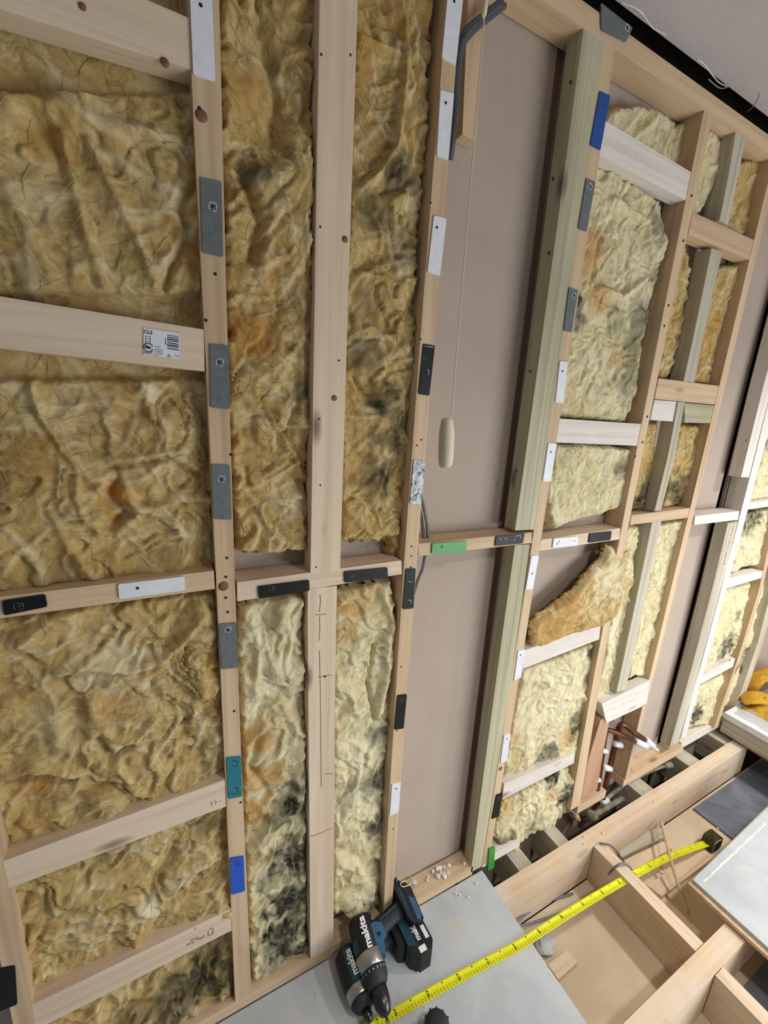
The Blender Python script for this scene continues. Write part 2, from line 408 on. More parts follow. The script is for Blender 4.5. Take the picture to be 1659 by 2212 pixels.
stud_I3 = timber('wall_stud', 'split grey stud running down from the short noggins to the middle rail',
    [((1465, 868), (1479, 869)), ((1449, 973), (1462, 973)), ((1437, 994), (1454, 994)), ((1414, 1104), (1428, 1102))], .045, M['greyz'], y0=-.004, cat='stud')
stud_I4 = timber('wall_stud', 'long weathered stud below the middle rail, splitting two pale wool strips',
    [((1408, 1128), (1428, 1126)), ((1392, 1222), (1411, 1222)), ((1372, 1300), (1391, 1300)), ((1350, 1410), (1369, 1410)), ((1332, 1496), (1352, 1490))], .055, M['greyz'], cat='stud')
stud_J = timber('wall_stud', 'slim pine stud on the left edge of the narrow grey plasterboard strip',
    [((1654, 415), (1668, 415)), ((1620, 553), (1633, 553)), ((1575, 740), (1587, 740)), ((1554, 830), (1567, 830)), ((1534, 921), (1544, 921)), ((1514, 1011), (1523, 1011)), ((1494, 1102), (1504, 1102)), ((1468, 1189), (1479, 1189)), ((1447, 1278), (1459, 1278)), ((1432, 1345), (1443, 1345)), ((1408, 1434), (1417, 1434)), ((1399, 1478), (1406, 1478)), ((1357, 1660), (1364, 1655))],
    .063, M['oldz'], to=(2.39, .04), cat='stud')
stud_K1 = timber('wall_stud', 'reddish-sided white stud hanging at the right edge, ending above the rail',
    [((1668, 760), (1688, 760)), ((1649, 830), (1668, 830)), ((1627, 930), (1645, 930)), ((1600, 1031), (1617, 1031))], .045, M['whitez'], to=(2.39, None), cat='stud')
screw(stud_K1, 1612, 951, r=.004)
stud_K2 = timber('wall_stud', 'grey-green treated stud with pencilled writing, below the rail at the right',
    [((1572, 1131), (1592, 1127)), ((1539, 1278), (1560, 1278)), ((1495, 1434), (1512, 1434)), ((1447, 1614), (1466, 1603))], .045, M['greyz'], cat='stud')
stud_L = timber('wall_stud', 'thin whitish stud doubled against the pencil-marked treated stud',
    [((1668, 830), (1690, 830)), ((1617, 1029), (1637, 1029)), ((1599, 1102), (1611, 1102)), ((1590, 1144), (1603, 1144)), ((1569, 1233), (1580, 1233)), ((1548, 1322), (1558, 1322)), ((1516, 1434), (1526, 1434)), ((1466, 1600), (1480, 1592))],
    .063, M['whitez'], to=(2.39, None), cat='stud')
stud_M = timber('wall_stud', 'thin pinkish stud in front of pale wool near the right edge',
    [((1668, 1140), (1676, 1140)), ((1637, 1278), (1644, 1278)), ((1615, 1367), (1621, 1367)), ((1588, 1434), (1595, 1434)), ((1555, 1534), (1562, 1534))], .063, M['oldz'], to=(2.39, .04), cat='stud')
stud_N = timber('wall_stud', 'thin greenish stud at the right edge above the heap of yellow wool',
    [((1660, 1300), (1672, 1300)), ((1637, 1389), (1648, 1389)), ((1606, 1478), (1618, 1478))], .045, M['greyz'], to=(2.39, .04), cat='stud')
stud_Z = timber('wall_stud', 'shaded stud in the bottom left corner behind the lowest noggins',
    [((-30, 1924), (20, 1924)), ((20, 2172), (69, 2172))], .063, M['oldz'], to=(2.39, .038), cat='stud')

# ================================================================== NOGGINS
def nog(label, TL, TR, BR, BL, depth, mat, to=None, y0=0.0012, name='noggin', bev=.003):
    return timber(name, label, [(TL, BL), (TR, BR)], depth, M[mat], y0, to, bev=bev, cat='noggin')
n1 = nog('broad pale noggin at the top left, ending at the topmost white packer', (0, -136), (409, 39), (413, 150), (0, 20), .04, 'pinex', (-.34, None), bev=.006)
n2 = nog('broad pale noggin at the left carrying a white barcode sticker', (0, 640), (441, 712), (442, 802), (0, 752), .04, 'pinex', (-.34, None), bev=.004)
n3 = nog('noggin rail left of the packer-covered stud, with one black and one white packer', (0, 1290), (462, 1233), (464, 1272), (0, 1336), .063, 'oldx', (-.34, None))
n4 = nog('slanting-looking pale noggin, upper of the two at the lower left', (0, 1863), (486, 1684), (488, 1742), (7, 1924), .04, 'pinex', bev=.005)
n5 = nog('pale noggin with a grey ink stamp, lowest at the left', (69, 2172), (499, 1962), (502, 2009), (75, 2226), .04, 'pinex', bev=.005)
n6 = nog('noggin rail under the wide middle stud with two black packers', (512, 1258), (867, 1211), (868, 1240), (513, 1299), .063, 'pinex')
n7 = nog('noggin rail across the bare plasterboard with a green packer', (904, 1175), (1149, 1150), (1148, 1173), (904, 1201), .063, 'oldx')
n8 = nog('noggin rail right of the treated stud with a small white packer and a black one', (1170, 1166), (1340, 1141), (1338, 1165), (1164, 1190), .063, 'pinex')
n9 = nog('brown noggin rail crossing below the split grey stud', (1364, 1113), (1493, 1097), (1489, 1118), (1361, 1134), .045, 'oldx')
n10 = nog('whitish noggin rail across the narrow grey plasterboard strip', (1502, 1115), (1597, 1104), (1594, 1123), (1499, 1134), .063, 'whitex')
n11 = nog('whitish noggin rail touching the right edge of the picture', (1611, 1087), (1700, 1076), (1700, 1088), (1609, 1102), .045, 'whitex')
n12 = nog('broad whitewashed noggin high on the wall right of the blue packer', (1306, 260), (1495, 373), (1484, 434), (1292, 335), .04, 'whitex', bev=.004)
n13 = nog('whitewashed noggin halfway up the bay right of the treated stud', (1206, 904), (1388, 916), (1381, 963), (1201, 956), .04, 'whitex')
n14 = nog('white noggin under the folded-over wool, right of a white packer', (1133, 1405), (1298, 1347), (1294, 1381), (1129, 1445), .04, 'whitex')
n15 = nog('white noggin lowest in the bay right of the treated stud', (1089, 1693), (1242, 1627), (1240, 1648), (1085, 1727), .04, 'whitex')
n16 = nog('broad pinkish noggin in the upper part of the narrow double bay', (1496, 458), (1632, 520), (1620, 562), (1487, 507), .04, 'oldx')
n17 = nog('broad pinkish noggin topmost of the stacked pair in the narrow bay', (1423, 817), (1555, 834), (1543, 874), (1414, 862), .04, 'oldx')
n18 = nog('short white offcut noggin under the broad pinkish one', (1414, 864), (1465, 868), (1458, 911), (1405, 907), .04, 'whitex')
n19 = nog('short green-tinted noggin offcut under the broad pinkish one', (1479, 870), (1544, 876), (1534, 914), (1479, 913), .04, 'greenx')
n20 = nog('rough splintered white noggin above the copper pipes', (1300, 1520), (1404, 1470), (1396, 1522), (1310, 1562), .04, 'whitex', y0=-.004)
n21 = nog('dusty noggin, upper of the two near the right edge', (1567, 1250), (1650, 1233), (1650, 1247), (1562, 1273), .045, 'whitex')
n22 = nog('dusty noggin with a nail head, lower of the two near the right edge', (1512, 1461), (1588, 1422), (1583, 1440), (1507, 1481), .045, 'whitex')
screw(n22, 1577, 1426, r=.004)
for p in ((178, 14), (356, 135)): screw(n1, *p, r=.0045, mat='knot', name='knot')
# plates
plate = tag(from_bm('top_plate', boxbm((-.7, 0, 2.39), (3.4, .063, 2.432), .003), M['oldx']), 'long pine top plate under the dark gap at the ceiling', 'plate')
tag(from_bm('sole_plate', boxbm((-.7, 0, 0), (.876, .063, .038), .003), M['oldx']), 'long pine sole plate along the floor behind the drills', 'plate')
tag(from_bm('sole_plate', boxbm((.925, .002, 0), (1.10, .063, .036), .003), M['whitex']), 'short dusty sole plate piece right of the green packer at the floor', 'plate')
tag(from_bm('sole_plate', boxbm((1.42, 0, -.002), (1.60, .063, .036), .003), M['oldx']), 'sole plate stub under the doubled studs left of the copper pipes', 'plate')
tag(from_bm('sole_plate', boxbm((1.72, .0, 0), (2.19, .067, .036), .003), M['oldx']), 'pinkish dusty sole plate under the white pipe caps', 'plate')
tag(from_bm('sole_plate', boxbm((2.19, .012, .01), (2.68, .067, .046), .003), M['whitex']), 'sole plate with a grey stained patch at the far right', 'plate')
# timber batten hanging in the cable recess, top of the pull-cord strip
timber('batten_offcut', 'short brown batten end hanging behind the pull cord near the top', [((1008, 70), (1042, 84)), ((999, 290), (1028, 306))], .03, M['oldz'], y0=.036, to=(2.39, None), cat='timber')

# ================================================================== FLOOR TIMBERS
def fbeam(name, label, lo, hi, mat, bev=.003, cat='joist'):
    return tag(from_bm(name, boxbm(lo, hi, bev), M[mat]), label, cat)
fbeam('floor_joist', 'long dusty joist running along the wall foot, nearest the wall', (.925, -.110, -.185), (2.60, -.056, -.02), 'joistx')
fbeam('floor_joist', 'short joist crossing under the tape measure', (1.385, -.472, -.188), (1.432, -.112, -.022), 'joisty')
fbeam('floor_joist', 'long joist farther from the wall, running under the loose grey sheet', (.30, -.53, -.188), (2.6, -.474, -.0195), 'joistx')
fbeam('floor_joist', 'joist stub at the bottom right corner running toward the viewer', (1.375, -1.3, -.188), (1.42, -.532, -.022), 'joisty')
for x0, w, lab in ((1.058, .062, 'floor stub between wall and joist, nearest the green packer'), (1.262, .056, 'floor stub between wall and joist under the torn wool'),
                   (1.79, .085, 'floor stub between wall and joist right of the pipes'), (2.17, .09, 'floor stub between wall and joist, beyond the pipe stub'), (2.50, .09, 'floor stub between wall and joist next to the white panel')):
    fbeam('floor_stub', lab, (x0, -.0545, -.17), (x0 + w, .066, -.03), 'greyy', .002, 'timber')

tag(from_bm('sheeting', boxbm((2.12, -.455, -.189), (3.35, -.125, -.180), .001), M['slate']), 'blue-grey membrane lying between the joists under the white panel', 'sheeting')
tag(from_bm('sheeting', boxbm((1.47, -1.4, -.189), (3.3, -.56, -.180), .001), M['slate']), 'added blue-grey membrane below the loose sheet at the lower right', 'sheeting')  # added sheet; its colour stands for the dark void here
def crack(par, pts, r=.0009, name='grain_crack'):
    P = [(W(*p)[0], .0002, W(*p)[1]) for p in pts]
    o = curve(name, P, r, M['rusty'] if r > .001 else M['knotdark'], res=2); o.parent = par; o.matrix_parent_inverse = Matrix.Translation(-par.location)
M['knotdark'] = plain('dark_grain', (104, 70, 50), .7)
for pts in ([(691, 1284), (692, 1300), (690, 1322)], [(690, 1332), (691, 1360), (689, 1384)], [(690, 1405), (692, 1500), (693, 1600), (694, 1700)]): crack(stud_C, pts)
crack(stud_C, [(682, 1328), (690, 1328), (704, 1326)]); crack(stud_C, [(686, 1463), (698, 1461), (716, 1458)])
crack(stud_C, [(672, 1806), (690, 1800), (720, 1787)], .0016); crack(stud_C, [(703, 1671), (719, 1672)]); screw(stud_C, 702, 1461, r=.003)
for par, x, y, r in ((stud_A, 435, 250, .009), (stud_A, 483, 1266, .010), (stud_B, 745, 517, .006), (stud_B, 722, 860, .006), (n1, 356, 135, .006), (stud_F, 1081, 1660, .008)): screw(par, x, y, r=r, mat='knot', name='knot')
# ================================================================== PACKERS
PK = []
def packer(kind, label, quad, hole=None, marks=None, Y=0.0, thick=.003, grime=False):
    """flat plastic spacer strip; quad = TL,TR,BR,BL pixels on the stud face"""
    P = [Vector((W(*q, Y)[0], 0, W(*q, Y)[1])) for q in quad]
    c = sum(P, Vector()) / 4
    # rounded-corner outline
    out = []
    for i in range(4):
        p, a, b = P[i], P[i - 1], P[(i + 1) % 4]
        ra = p + (a - p).normalized() * .003; rb = p + (b - p).normalized() * .003
        for t in (0, .5, 1): out.append(ra.lerp(p, t).lerp(p.lerp(rb, t), t))
    fr = [(v.x, Y - thick, v.z) for v in out]; bk = [(v.x, Y - .0002, v.z) for v in out]
    o = from_bm('packer', prism([bk, fr], .0005, 1), M['pk_' + kind])
    tag(o, label, 'packer')
    inv = Matrix.Translation(-o.location)
    def put(ch): ch.parent = o; ch.matrix_parent_inverse = inv
    if hole:
        x, z = W(*hole, Y)
        h = lathe('screw', [(.0015, -.0012), (.0032, -.0008), (.0034, 0)], M['darksteel'] if kind in ('black', 'grey') else M['black'], None, 12, (0, 0, 0), (0, 1, 0))
        h.location = (x, Y - thick + .0002, z); put(h)
        if kind in ('grey', 'black', 'navy', 'blue') and marks != 'none':
            rr = .0052
            pts = [(x + a * rr, Y - thick - .0003, z + b * rr) for a, b in ((-1, -1), (-1, 1), (1, 1), (1, -1), (-.2, -1))]
            put(curve('moulded_mark', pts, .0006, M['pk_white'] if kind != 'black' else M['pk_grey'], res=2))
    if isinstance(marks, list):
        for m in marks:
            pts = [(W(*p, Y)[0], Y - thick - .0003, W(*p, Y)[1]) for p in m]
            put(curve('moulded_mark', pts, .0006, M['ink'] if kind != 'black' else M['pk_white'], res=2))
    PK.append(o); return o
def vq(x0, x1, y0, y1, s=0, h=0):     # upright packer: top edge x0..x1 at y0, bottom shifted by s px; h = drop of the right end
    return [(x0, y0), (x1, y0 + h), (x1 + s, y1 + h), (x0 + s, y1)]
packer('white', 'tall white packer at the top of the left packer stud', [(408, -60), (456, -45), (465, 178), (417, 163)], (433, 14))
packer('grey', 'largest grey packer, under the topmost white one on the left stud', vq(433, 478, 384, 546, 4, 10), (459, 448))
packer('grey', 'grey packer on the left stud level with the barcode sticker', vq(453, 494, 743, 880, 2, 4), (474, 783))
packer('grey', 'grey packer on the left stud, third of the grey ones from the top', vq(457, 496, 1002, 1120, 4, 2), (478, 1035))
packer('grey', 'grey packer on the left stud, lowest of the grey ones', [(473, 1347), (510, 1344), (515, 1440), (478, 1444)], (492, 1359))
packer('teal', 'teal packer on the left stud above the blue one', [(489, 1635), (520, 1632), (523, 1718), (493, 1724)], None,
       [[(502, 1642), (511, 1641), (512, 1652), (503, 1652)], [(504, 1700), (512, 1699), (513, 1712)], [(501, 1712), (509, 1712)]])
packer('blue', 'bright blue packer low on the left stud', [(497, 1852), (526, 1847), (529, 1922), (499, 1931)], None, [[(507, 1861), (514, 1858), (514, 1866), (509, 1868)]])
packer('black', 'black packer at the far left end of the rail', [(5, 1297), (98, 1283), (103, 1309), (10, 1328)], (41, 1308))
packer('white', 'long white packer on the rail left of the packer stud', [(255, 1261), (398, 1244), (400, 1274), (258, 1293)], (297, 1269))
packer('black', 'black packer left of the wide stud foot, on the rail', [(557, 1266), (667, 1252), (668, 1275), (559, 1292)], (587, 1272))
packer('black', 'black packer right of the wide stud foot, on the rail', [(743, 1234), (836, 1225), (837, 1246), (744, 1258)], (758, 1246))
packer('white', 'white packer highest on the stud left of the pull cord', [(967, -25), (1000, -14), (983, 142), (953, 127)], (979, 5))
packer('white', 'white packer with a dark hole, second highest left of the pull cord', [(950, 196), (979, 204), (967, 348), (942, 338)], (961, 224))
packer('white', 'long white packer midway up the stud left of the pull cord', [(936, 466), (963, 473), (949, 597), (922, 588)], (942, 492))
packer('black', 'scuffed black packer with a white nick left of the wooden cord handle', [(914, 743), (938, 747), (926, 855), (903, 851)], (917, 774), [[(921, 797), (925, 803), (922, 810)], [(916, 748), (934, 750)]])
pp = packer('white', 'paint-smeared silvery packer just above the cable loop', [(893, 993), (918, 996), (908, 1090), (884, 1088)], None)
x_ = NT('smeared_paint'); vv = x_.noise(x_.coord((60, 60, 60)), 1, 6, .7, 1.5)
pp.data.materials[0] = x_.out(x_.ramp(vv, [(.38, (44, 46, 50)), (.47, (150, 154, 158)), (.6, (214, 218, 222))]), .4)
packer('black', 'black packer on the stud just below the rail level', [(876, 1228), (897, 1227), (892, 1313), (869, 1315)], (886, 1241), [[(880, 1255), (888, 1256)], [(879, 1295), (886, 1296), (886, 1303)]])
packer('black', 'black packer low on the stud beside bare plasterboard', [(858, 1501), (878, 1499), (871, 1572), (851, 1575)], (866, 1513))
packer('white', 'pale white packer lowest on the stud beside bare plasterboard', [(846, 1692), (865, 1688), (860, 1753), (841, 1761)], (855, 1702))
packer('green', 'bright green packer on the rail right of the cable loop', [(933, 1173), (1007, 1168), (1005, 1193), (931, 1196)], (953, 1180))
packer('black', 'black packer on the rail in front of the treated stud foot', [(1071, 1157), (1132, 1151), (1128, 1173), (1068, 1179)], None, [[(1076, 1164), (1080, 1162), (1081, 1167)], [(1086, 1162), (1092, 1162), (1092, 1167)], [(1108, 1165), (1112, 1166)], [(1110, 1158), (1122, 1156), (1123, 1163)]])
packer('navy', 'tall deep blue packer near the top of the slim doubled stud', [(1294, 198), (1316, 208), (1295, 325), (1273, 314)], (1303, 232), 'none')
packer('grey', 'grey packer under the deep blue one', [(1265, 386), (1284, 394), (1265, 501), (1247, 494)], (1272, 404))
packer('grey', 'lower grey packer beside the dark stained wool', [(1228, 621), (1247, 627), (1233, 718), (1216, 714)], (1238, 639))
packer('white', 'white packer above the level of the white noggin on the doubled stud', [(1208, 780), (1225, 782), (1215, 871), (1198, 869)], (1213, 802))
packer('white', 'bluish white packer just under the end of the white noggin', [(1183, 957), (1201, 958), (1188, 1040), (1171, 1039)], (1188, 976))
packer('white', 'white packer with two short marks on the rail right of the doubled stud', [(1195, 1163), (1248, 1158), (1246, 1178), (1192, 1183)], (1202, 1174), [[(1203, 1168), (1207, 1168), (1206, 1172)], [(1236, 1168), (1242, 1167)]])
packer('black', 'small black packer at the right end of the rail', [(1273, 1152), (1320, 1147), (1317, 1166), (1270, 1172)], (1279, 1161))
packer('white', 'white packer just below the rail on the doubled stud', [(1147, 1200), (1163, 1199), (1149, 1273), (1134, 1272)], (1148, 1238))
packer('white', 'bluish white packer beside the left end of the white noggin under the folded wool', [(1118, 1405), (1133, 1402), (1124, 1462), (1109, 1470)], (1123, 1414))
packer('white', 'bluish white packer low on the doubled stud above the black one', [(1088, 1587), (1102, 1583), (1094, 1642), (1080, 1648)], (1094, 1594))
packer('black', 'glossy black packer low on the doubled stud', [(1071, 1716), (1084, 1712), (1077, 1762), (1061, 1768)], (1076, 1724))
packer('green', 'green packer standing at the foot of the doubled stud', [(1055, 1831), (1067, 1826), (1065, 1870), (1052, 1879)], None, thick=.006)
packer('grey', 'dark grey packer hanging over the top plate at the ceiling gap', [(1296, 8), (1364, 62), (1350, 92), (1297, 66)], (1352, 62), Y=-.001)
packer('black', 'dark packer on the shaded stud in the bottom left corner', [(-12, 2092), (33, 2084), (38, 2166), (-8, 2184)], None)

# ================================================================== MINERAL WOOL
def _hash(ix, iy, seed):
    h = (ix.astype(np.int64) * 374761393 + iy.astype(np.int64) * 668265263 + seed * 1442695041) & 0xffffffff
    h = ((h ^ (h >> 13)) * 1274126177) & 0xffffffff
    return (h ^ (h >> 16)) & 0xffff
def perlin(x, y, seed=0):
    x0, y0 = np.floor(x), np.floor(y); fx, fy = x - x0, y - y0
    def g(dx, dy):
        a = _hash(x0 + dx, y0 + dy, seed) * (2 * math.pi / 65536.0)
        return np.cos(a) * (fx - dx) + np.sin(a) * (fy - dy)
    u, v = fx ** 3 * (fx * (6 * fx - 15) + 10), fy ** 3 * (fy * (6 * fy - 15) + 10)
    a = g(0, 0) * (1 - u) + g(1, 0) * u; b = g(0, 1) * (1 - u) + g(1, 1) * u
    return (a * (1 - v) + b * v) * 1.5
def fbm(x, y, seed, octv=4, gain=.5):
    s, a, t = 0, 1, 0
    for i in range(octv): s = s + a * perlin(x * 2 ** i, y * 2 ** i, seed + i * 17); t += a; a *= gain
    return s / t
def sdf(x, z, poly):
    """signed distance to polygon, positive inside"""
    d = np.full(x.shape, 1e9); ins = np.zeros(x.shape, bool); n = len(poly)
    for i in range(n):
        ax, az = poly[i]; bx, bz = poly[(i + 1) % n]; ex, ez = bx - ax, bz - az
        t = np.clip(((x - ax) * ex + (z - az) * ez) / (ex * ex + ez * ez + 1e-12), 0, 1)
        d = np.minimum(d, (x - ax - ex * t) ** 2 + (z - az - ez * t) ** 2)
        c = ((az > z) != (bz > z)) & (x < (bx - ax) * (z - az) / (bz - az + 1e-12) + ax); ins ^= c
    d = np.sqrt(d); return np.where(ins, d, -d)
def segd(x, z, pts):
    d = np.full(x.shape, 1e9)
    for (ax, az), (bx, bz) in zip(pts, pts[1:]):
        ex, ez = bx - ax, bz - az
        t = np.clip(((x - ax) * ex + (z - az) * ez) / (ex * ex + ez * ez + 1e-12), 0, 1)
        d = np.minimum(d, (x - ax - ex * t) ** 2 + (z - az - ez * t) ** 2)
    return np.sqrt(d)
def smooth(t): t = np.clip(t, 0, 1); return t * t * (3 - 2 * t)
def batt(label, poly, seed, mat='wool', step=.0036, top=.008, amp=.024, edge=.014, grow=.007, layers=1.0, strands=1.0, solid=0, freq=1.0, ridges=(), stains=(), pales=(), warms=(),
         back=(), ragged=.004, fibres=60, aniso=(1, 1), group=None, Yp=.02, lean=None, name='insulation_batt', wpoly=False):
    """slab of mineral wool between studs. poly in pixels (on plane Yp).
    ridges: (points px, half width m, height m); stains/pales/warms: (px, py, radius px); back: pixel rects kept behind flat noggins"""
    pw = [tuple(p) for p in poly] if wpoly else [W(*p, Yp) for p in poly]
    xs, zs = [p[0] for p in pw], [p[1] for p in pw]
    nx = int((max(xs) - min(xs)) / step) + 8; nz = int((max(zs) - min(zs)) / step) + 8
    gx = min(xs) - 3 * step + np.arange(nx) * step; gz = min(zs) - 3 * step + np.arange(nz) * step
    X, Z = np.meshgrid(gx, gz, indexing='ij')
    wx = fbm(X * 6, Z * 6, seed + 5, 3); wz = fbm(X * 6, Z * 6, seed + 9, 3)
    sd = sdf(X, Z, pw) + grow + ragged * fbm(X * 45, Z * 45, seed + 3, 3) * 2
    U, V = (X + .10 * wx) * freq * aniso[0], (Z + .10 * wz) * freq * aniso[1]
    th = fbm(X * 2.2, Z * 2.2, seed + 15, 2) * 4.5 + .5            # drifting grain of the wool
    ru, rv = U * np.cos(th.mean()) - V * np.sin(th.mean()), U * np.sin(th.mean()) + V * np.cos(th.mean())
    if seed > 100: amp *= .72; strands *= .6
    n1_ = np.abs(fbm(U * 6, V * 4.5, seed + 21, 2)) * 2.2
    n2_ = np.abs(fbm(U * 17 + .8 * wx, V * 10 + .8 * wz, seed + 33, 2)) * 2.0
    n3_ = fbm(ru * 52 + 2 * wx, rv * 20 + 2 * wz, seed + 41, 3)
    n4_ = fbm(U * 120, V * 90, seed + 57, 2)
    sw_ = fbm(U * 5 + wz, V * 4 + wx, seed + 71, 2) * 2.6 * layers        # torn layers lying over one another
    fr_ = sw_ - np.floor(sw_); saw = fr_ * np.clip((1 - fr_) / .14, 0, 1)
    cre = np.clip(1 - np.abs(fbm(U * 9 + 2 * wx, V * 7 + 2 * wz, seed + 81, 3)) * 9, 0, 1) ** 1.5
    h = 1.15 * amp * (.66 * n1_ + .13 * n2_ + .07 * n3_ + .03 * n4_ + .46 * saw - .10 * cre - .42)
    h = h + .006 * fbm(X * 3, Z * 3, seed + 91, 2)
    rs = np.random.RandomState(seed + 500); strand = np.zeros(X.shape)
    area_ = (max(xs) - min(xs)) * (max(zs) - min(zs)); inside = np.argwhere(sd > .008)
    for _ in range(int(area_ * 190 * strands) + 2):          # long drawn-out tufts lying across the surface
        a = inside[rs.randint(len(inside))]; p = np.array([X[a[0], a[1]], Z[a[0], a[1]]])
        tt = th[a[0], a[1]] + rs.randn() * .5; cv = rs.randn() * .22; Lg = rs.uniform(.04, .17); k = 7; pts_ = [tuple(p)]
        for m_ in range(k): tt += cv + rs.randn() * .08; p = p + Lg / k * np.array([math.cos(tt), math.sin(tt)]); pts_.append(tuple(p))
        w_ = rs.uniform(.0020, .0070); ax_, az_ = np.array(pts_).min(0) - 4 * w_; bx_, bz_ = np.array(pts_).max(0) + 4 * w_
        i0, i1 = max(0, int((ax_ - gx[0]) / step)), min(nx, int((bx_ - gx[0]) / step) + 1); j0, j1 = max(0, int((az_ - gz[0]) / step)), min(nz, int((bz_ - gz[0]) / step) + 1)
        if i1 - i0 < 2 or j1 - j0 < 2: continue
        d = segd(X[i0:i1, j0:j1] + .004 * wx[i0:i1, j0:j1], Z[i0:i1, j0:j1] + .004 * wz[i0:i1, j0:j1], pts_)
        g_ = np.exp(-(d / w_) ** 2); h[i0:i1, j0:j1] += rs.uniform(.3, .85) * w_ * g_ * 1.2
        strand[i0:i1, j0:j1] = np.maximum(strand[i0:i1, j0:j1], g_ * rs.uniform(.15, .75))
    for pts, w, hh in ridges:
        pr = [W(*p, Yp) for p in pts]
        d = segd(X + .004 * wx, Z + .004 * wz, pr)
        h = h * (1 - .55 * np.exp(-(d / (w * 1.2)) ** 2)) + hh * np.exp(-(d / w) ** 2)
    Y = top + .018 - h
    e = smooth(sd / edge)
    Y = BY - .002 - (BY - .002 - Y) * np.sqrt(np.clip(e, 0, 1))
    if lean is not None:
        Y = lean(X, Z, sd, Y)
    Y = np.clip(Y, -.02, BY + .0)
    if solid: Y = np.minimum(Y, .032)
    for (x0, y0, x1, y1) in back:                  # pressed back behind a flat noggin
        pr = [W(x0, y0), W(x1, y0), W(x1, y1), W(x0, y1)]
        k = smooth((sdf(X, Z, pr) + .012) / .014)
        Y = np.maximum(Y, Y * (1 - k) + .048 * k)
    keep = sd > (.002 if solid else -.001)
    def blobs(bl, jitter=.5):
        a = np.zeros(X.shape)
        for b in bl:
            px, py, r = b[:3]; k = b[3] if len(b) > 3 else 1
            cx_, cz_ = W(px, py, Yp); x2, _ = W(px + r, py, Yp); rr = abs(x2 - cx_)
            d = np.sqrt((X - cx_ + .02 * wx) ** 2 + (Z - cz_ + .02 * wz) ** 2) / rr
            a = np.maximum(a, k * smooth(1.35 - d + jitter * fbm(X * 30, Z * 30, seed + 13, 4)))
        return np.clip(a, 0, 1)
    st, pl, wm = blobs(stains, 1.0), np.maximum(blobs(pales, 1.2), .8 * strand), blobs(warms, 1.0)
    # mesh
    idx = -np.ones(X.shape, np.int64); idx[keep] = np.arange(keep.sum())
    q = keep[:-1, :-1] & keep[1:, :-1] & keep[1:, 1:] & keep[:-1, 1:]
    i, j = np.nonzero(q)
    faces = np.stack([idx[i, j], idx[i + 1, j], idx[i + 1, j + 1], idx[i, j + 1]], 1)
    c = np.array([X[keep].mean(), 0.03, Z[keep].mean()])
    vx = X + .0025 * fbm(X * 90, Z * 90, seed + 2, 2); vz = Z + .0025 * fbm(X * 90, Z * 90, seed + 4, 2)
    co = np.stack([vx[keep], Y[keep], vz[keep]], 1) - c
    me = bpy.data.meshes.new(name)
    me.vertices.add(len(co)); me.vertices.foreach_set('co', co.ravel())
    me.loops.add(faces.size); me.loops.foreach_set('vertex_index', faces.ravel().astype(np.int32))
    me.polygons.add(len(faces)); me.polygons.foreach_set('loop_start', (np.arange(len(faces)) * 4).astype(np.int32))
    me.polygons.foreach_set('loop_total', np.full(len(faces), 4, np.int32))
    me.polygons.foreach_set('use_smooth', np.ones(len(faces), bool))
    me.update(calc_edges=True)
    for nm, arr in (('stain', st), ('pale', pl), ('warm', wm)):
        a = me.attributes.new(nm, 'FLOAT', 'POINT'); a.data.foreach_set('value', arr[keep].astype(np.float32))
    o = link(name, me, M[mat]); o.location = c
    tag(o, label, 'insulation', group)
    if solid:
        so = o.modifiers.new('solid', 'SOLIDIFY'); so.thickness = solid; so.offset = -1
        if me.polygons[0].normal.y > 0: so.offset = 1
    # loose strands lying on the surface
    fibres = int(fibres * .7)
    if fibres:
        rng = np.random.RandomState(seed)
        ok = np.argwhere((sd > .006) & (st < .15))
        cu = bpy.data.curves.new('loose_fibres', 'CURVE'); cu.dimensions = '3D'; cu.bevel_depth = .00026; cu.bevel_resolution = 0
        for _ in range(fibres):
            a = ok[rng.randint(len(ok))]; p = np.array([X[a[0], a[1]], Z[a[0], a[1]]])
            th = rng.rand() * 6.28; k = rng.randint(5, 13); pts = []; dth = rng.randn() * .12; s = rng.uniform(.004, .0085)
            for m_ in range(k):
                ii = int(round((p[0] - gx[0]) / step)); jj = int(round((p[1] - gz[0]) / step))
                if not (0 <= ii < nx and 0 <= jj < nz) or sd[ii, jj] < .002 or st[ii, jj] > .35: break
                pts.append((p[0] - c[0], Y[ii, jj] - .0012 - .002 * rng.rand() * (m_ % 3 == 1) - c[1], p[1] - c[2]))
                th += dth + rng.randn() * .12; p = p + s * np.array([math.cos(th), math.sin(th)])
            if len(pts) < 3: continue
            sp = cu.splines.new('POLY'); sp.points.add(len(pts) - 1)
            tot = len(pts) - 1
            for m_, q_ in enumerate(pts):
                sp.points[m_].co = (*q_, 1); sp.points[m_].radius = (.45 + 1.4 * math.sin(math.pi * m_ / tot)) * (1 + .6 * (_ % 7 == 0))
        f = bpy.data.objects.new('loose_fibres', cu); COL.objects.link(f); f.parent = o
        cu.materials.append(M['fibregold' if mat != 'woolpale' else 'fibre']); f['kind'] = 'stuff'
    return o

